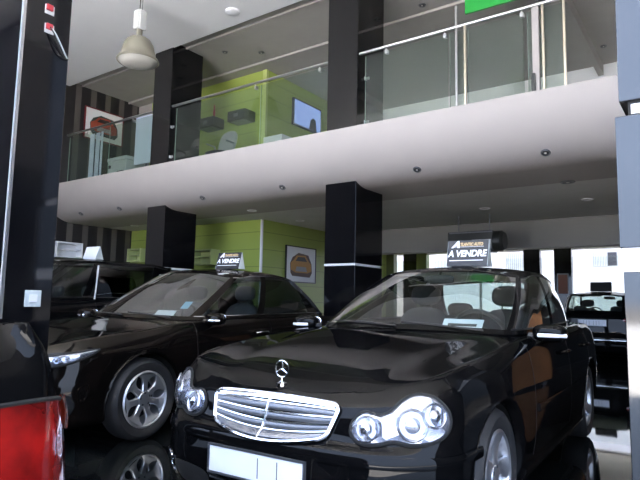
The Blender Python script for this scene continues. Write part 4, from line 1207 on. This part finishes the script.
# ------------------------------------------------------------------ under the balcony at the back
e = empty('air_conditioner', (-3.74, 10.15, 2.13), 0, 'black box-shaped unit hung under the ceiling behind the for-sale sign', 'air conditioner')
MB().box(-.46, -.12, -.06, .40, .20, .34, .025).build('body', M['blackbox'], e, ang=30)
MB().lathe([(.19, .40), (.19, .53), (.15, .58), (0, .58)], 32, T3(0, .04, .145), axis='x').build('end_cover', M['blackbox'], e, ang=35)
MB().box(-.42, -.126, .30, .40, -.12, .325).build('top_grille', M['satin'], e)
MB().box(.02, -.128, .0, .38, -.12, .17).build('reflection_patch', M['lightgrey'], e)  # pale patch paints the reflection low on the right of the case
for x in (-.3, .3): MB().tube([(x, .04, .33), (x, .04, ZS-2.13)], .012, 8).build('hanger', M['satin'], e)
def counter_box(loc, w, h, d, rz, label, mat):
    e = empty('wall_shelf', loc, rz, label, 'shelf', 'open shelf boxes on the walls downstairs')
    m = MB(); t = .03
    m.box(-w/2, -d, 0, w/2, 0, t); m.box(-w/2, -d, h-t, w/2, 0, h); m.box(-w/2, -d, t, -w/2+t, 0, h-t); m.box(w/2-t, -d, t, w/2, 0, h-t)
    m.build('carcass', mat, e); MB().box(-w/2+t, -.02, t, w/2-t, 0, h-t).build('back_panel', mat, e)
    MB().box(-w/2+t, -d*.8, h*.5, w/2-t, 0, h*.5+.02).build('shelf_board', mat, e)
    return e
palegreen = principled('pale_green_lacquer', (.42, .48, .22), .4)
counter_box((-9.15, YG, 1.86), .62, .33, .28, 0, 'pale green open shelf on the green wall beside the left column', palegreen)
counter_box((-11.5, YG, 1.98), .50, .32, .28, 0, 'pale green open shelf in the corner by the striped wall', palegreen)
counter_box((XL, 6.9, 1.98), .62, .34, .24, DEG(90), 'white open shelf on the striped wall behind the tall black car', M['white'])

# ------------------------------------------------------------------ the glazed back front and the street beyond
def post(x0, x1, z1, name, mat, label):
    return thing_box(name, mat, (x0, YB-.12, 0, x1, YB+.12, z1), label, 'post', .004)
tag(box('facade_post', M['greendark'], XG-.15, YGE+.005, 0, XG+.23, YGE+.2, ZS-.005), 'green post at the end of the green wall by the back windows', 'post')
post(-7.11*K, -6.72*K, 2.775, 'facade_post', M['colblack'], 'dark post in the back windows, second from the middle column')
post(-6.71*K, -6.42*K, 2.775, 'facade_post', M['greendark'], 'green post in the back windows left of the for-sale sign')
post(-3.88*K, -3.50*K, 2.775, 'facade_post', M['colblack'], 'black post behind the roof of the chrome grille sedan')
pp = post(-3.18*K, -2.80*K, 2.775, 'facade_post', M['colblack'], 'black post with a reddish notice beside the far hatchback')
e = empty('framed_notice', (-2.99*K, YB-.13, 1.74), 0, 'reddish framed notice on the black post by the far hatchback', 'notice')
MB().box(-.15, -.012, -.30, .15, 0, .30).build('frame', M['satin'], e)
MB().box(-.125, -.015, -.27, .125, -.012, .27).build('sheet', principled('notice_red_brown', (.16, .05, .03), .5), e)
# window panes
xs = [(XL, -7.11*K), (-6.42*K, -5.0*K), (-4.94*K, -3.88*K), (-3.50*K, -3.18*K), (-2.80*K, -1.1)]
struct(box('wall_back_right', M['darkwall'], -1.1, YB-.1, 0, XR, YB+.1, ZS))
for i, (a, b) in enumerate(xs):
    o = box('window_%d' % (i+1), M['carglass'] if False else glass('shop_glass_%d' % i, (.95, .97, .96), 1.2), a, YB-.01, 0, b, YB+.01, 2.52); struct(o)
    for (p, q, r, t) in ((a, 0, b, .06), (a, 2.72, b, 2.775)):
        MB().box(p, YB-.03, q, r, YB+.03, t).build('window_frame', M['steel'], o)
struct(box('trim_dark_blocker', M['colblack'], -2.8*K, YB-.06, 0, -1.1, YB+.06, .36))  # added dark strip, blocks the bright street under the far hatchback
struct(box('window_post', M['steel'], -5.0*K, YB-.03, 0, -4.94*K, YB+.03, 2.775))
struct(box('street_ground', M['asphalt'], -30, YB+1.2, -.14, 20, 24.2, -.02))
# white building across the street
e = empty('building', (-6, 24, 0), 0, 'white building across the street seen through the back windows', 'building')
MB().box(-24, 0, -.02, 22, 6, 9).build('facade', M['extwhite'], e)
MB().box(-12, -.03, -.02, -4.6, 0, 3.0).build('pink_front', M['extpink'], e)
def ext_window(x0, x1, z0, z1, split=None):
    f = MB()
    for (a, b, d, g) in ((x0-.04, z0-.04, x1+.04, z0), (x0-.04, z1, x1+.04, z1+.04), (x0-.04, z0, x0, z1), (x1, z0, x1+.04, z1)): f.box(a, -.06, b, d, .02, g)
    w = f.build('window', M['extgrey'], e)
    sp = split if split is not None else x1
    if sp > x0:
        m = MB().box(x0, -.045, z0, sp, -.02, z1)
        m.build('shutter', M['extgrey'], w)
        m = MB()
        for q in np.linspace(x0+.06, sp-.06, 8): m.box(q-.008, -.052, z0, q+.008, -.045, z1)
        m.build('bars', M['steel'], w)
    if sp < x1: MB().box(sp, -.04, z0, x1, -.02, z1).build('pane', M['extdark'], w)
for (a, b, d, g, s_) in ((-4.03, -3.20, 2.68, 3.2, -3.52), (-7.40, -6.70, 2.55, 3.25, None), (-12.9, -11.9, 2.55, 3.05, None), (-10.6, -9.4, 2.5, 3.05, None), (-1.2, .4, 2.6, 3.3, -.4)):
    ext_window(a+6, b+6, d, g, None if s_ is None else s_+6)
MB().box(-4.28+6, -.05, 1.86, -3.10+6, 0, 2.02).build('street_name_strip', M['extgrey'], e)
m = MB(); m.box(-5.62+6, -.06, 2.1, -5.40+6, 0, 2.6); m.build('meter_box', M['extgrey'], e)
struct(box('street_ground_side', M['asphalt'], XR+.2, -34, -.14, 40, YB+1.2, -.02))
M['concrete'] = noise_color(principled('pale_concrete', (.78, .765, .745), .9), (.76, .745, .725), (.80, .785, .765), 2)
struct(box('street_ground_front', M['concrete'], -40, -34, -.14, XR+.2, YF, -.02))

# ------------------------------------------------------------------ light
w = bpy.data.worlds.new('world'); S.world = w; w.use_nodes = True
nt = w.node_tree; nt.nodes.clear(); out = nt.nodes.new('ShaderNodeOutputWorld'); bg = nt.nodes.new('ShaderNodeBackground')
tc = nt.nodes.new('ShaderNodeTexCoord'); sp = nt.nodes.new('ShaderNodeSeparateXYZ'); rp = nt.nodes.new('ShaderNodeValToRGB')
nt.links.new(tc.outputs['Generated'], sp.inputs[0])
mr = nt.nodes.new('ShaderNodeMapRange'); mr.inputs['From Min'].default_value = -1; mr.inputs['From Max'].default_value = 1
nt.links.new(sp.outputs['Z'], mr.inputs['Value']); nt.links.new(mr.outputs['Result'], rp.inputs['Fac'])
E_ = rp.color_ramp.elements; E_[0].position = .0; E_[0].color = (.55, .52, .52, 1); E_[1].position = 1.; E_[1].color = (.55, .68, 1., 1)
x = E_.new(.495); x.color = (.60, .57, .57, 1); x = E_.new(.505); x.color = (.44, .56, .78, 1); x = E_.new(.62); x.color = (.55, .70, 1., 1)
nt.links.new(rp.outputs['Color'], bg.inputs['Color']); bg.inputs['Strength'].default_value = 4.0
nt.links.new(bg.outputs[0], out.inputs[0])
def portal(name, loc, rot, sx, sy):
    l = bpy.data.lights.new(name, 'AREA'); l.shape = 'RECTANGLE'; l.size = sx; l.size_y = sy; l.cycles.is_portal = True
    o = bpy.data.objects.new(name, l); o.location = loc; o.rotation_euler = rot; COL.objects.link(o)
portal('front_opening', ((-8.1+XR)/2, YF-.05, ZC/2), (DEG(90), 0, 0), XR+8.1, ZC)
portal('side_opening', (XR+.25, -.2, 2.95), (DEG(90), 0, DEG(90)), 2.8, 5.9)
portal('back_opening', (-6.5, YB+.3, 1.39), (DEG(-90), 0, 0), 10.9, 2.78)
sun = bpy.data.lights.new('sun', 'SUN'); sun.energy = 33.; sun.angle = .01; sun.color = (1., .95, .88)
so = bpy.data.objects.new('sun', sun); so.rotation_euler = Vector((-.55, -.03, 1.)).to_track_quat('Z', 'Y').to_euler(); COL.objects.link(so)
vs = S.view_settings; vs.view_transform = 'Standard'; vs.look = 'None'; vs.gamma = 1; vs.use_curve_mapping = False; vs.exposure = .8
S.cycles.max_bounces = 10; S.cycles.transparent_max_bounces = 16; S.cycles.caustics_reflective = False; S.cycles.caustics_refractive = False
S.cycles.sample_clamp_indirect = 6
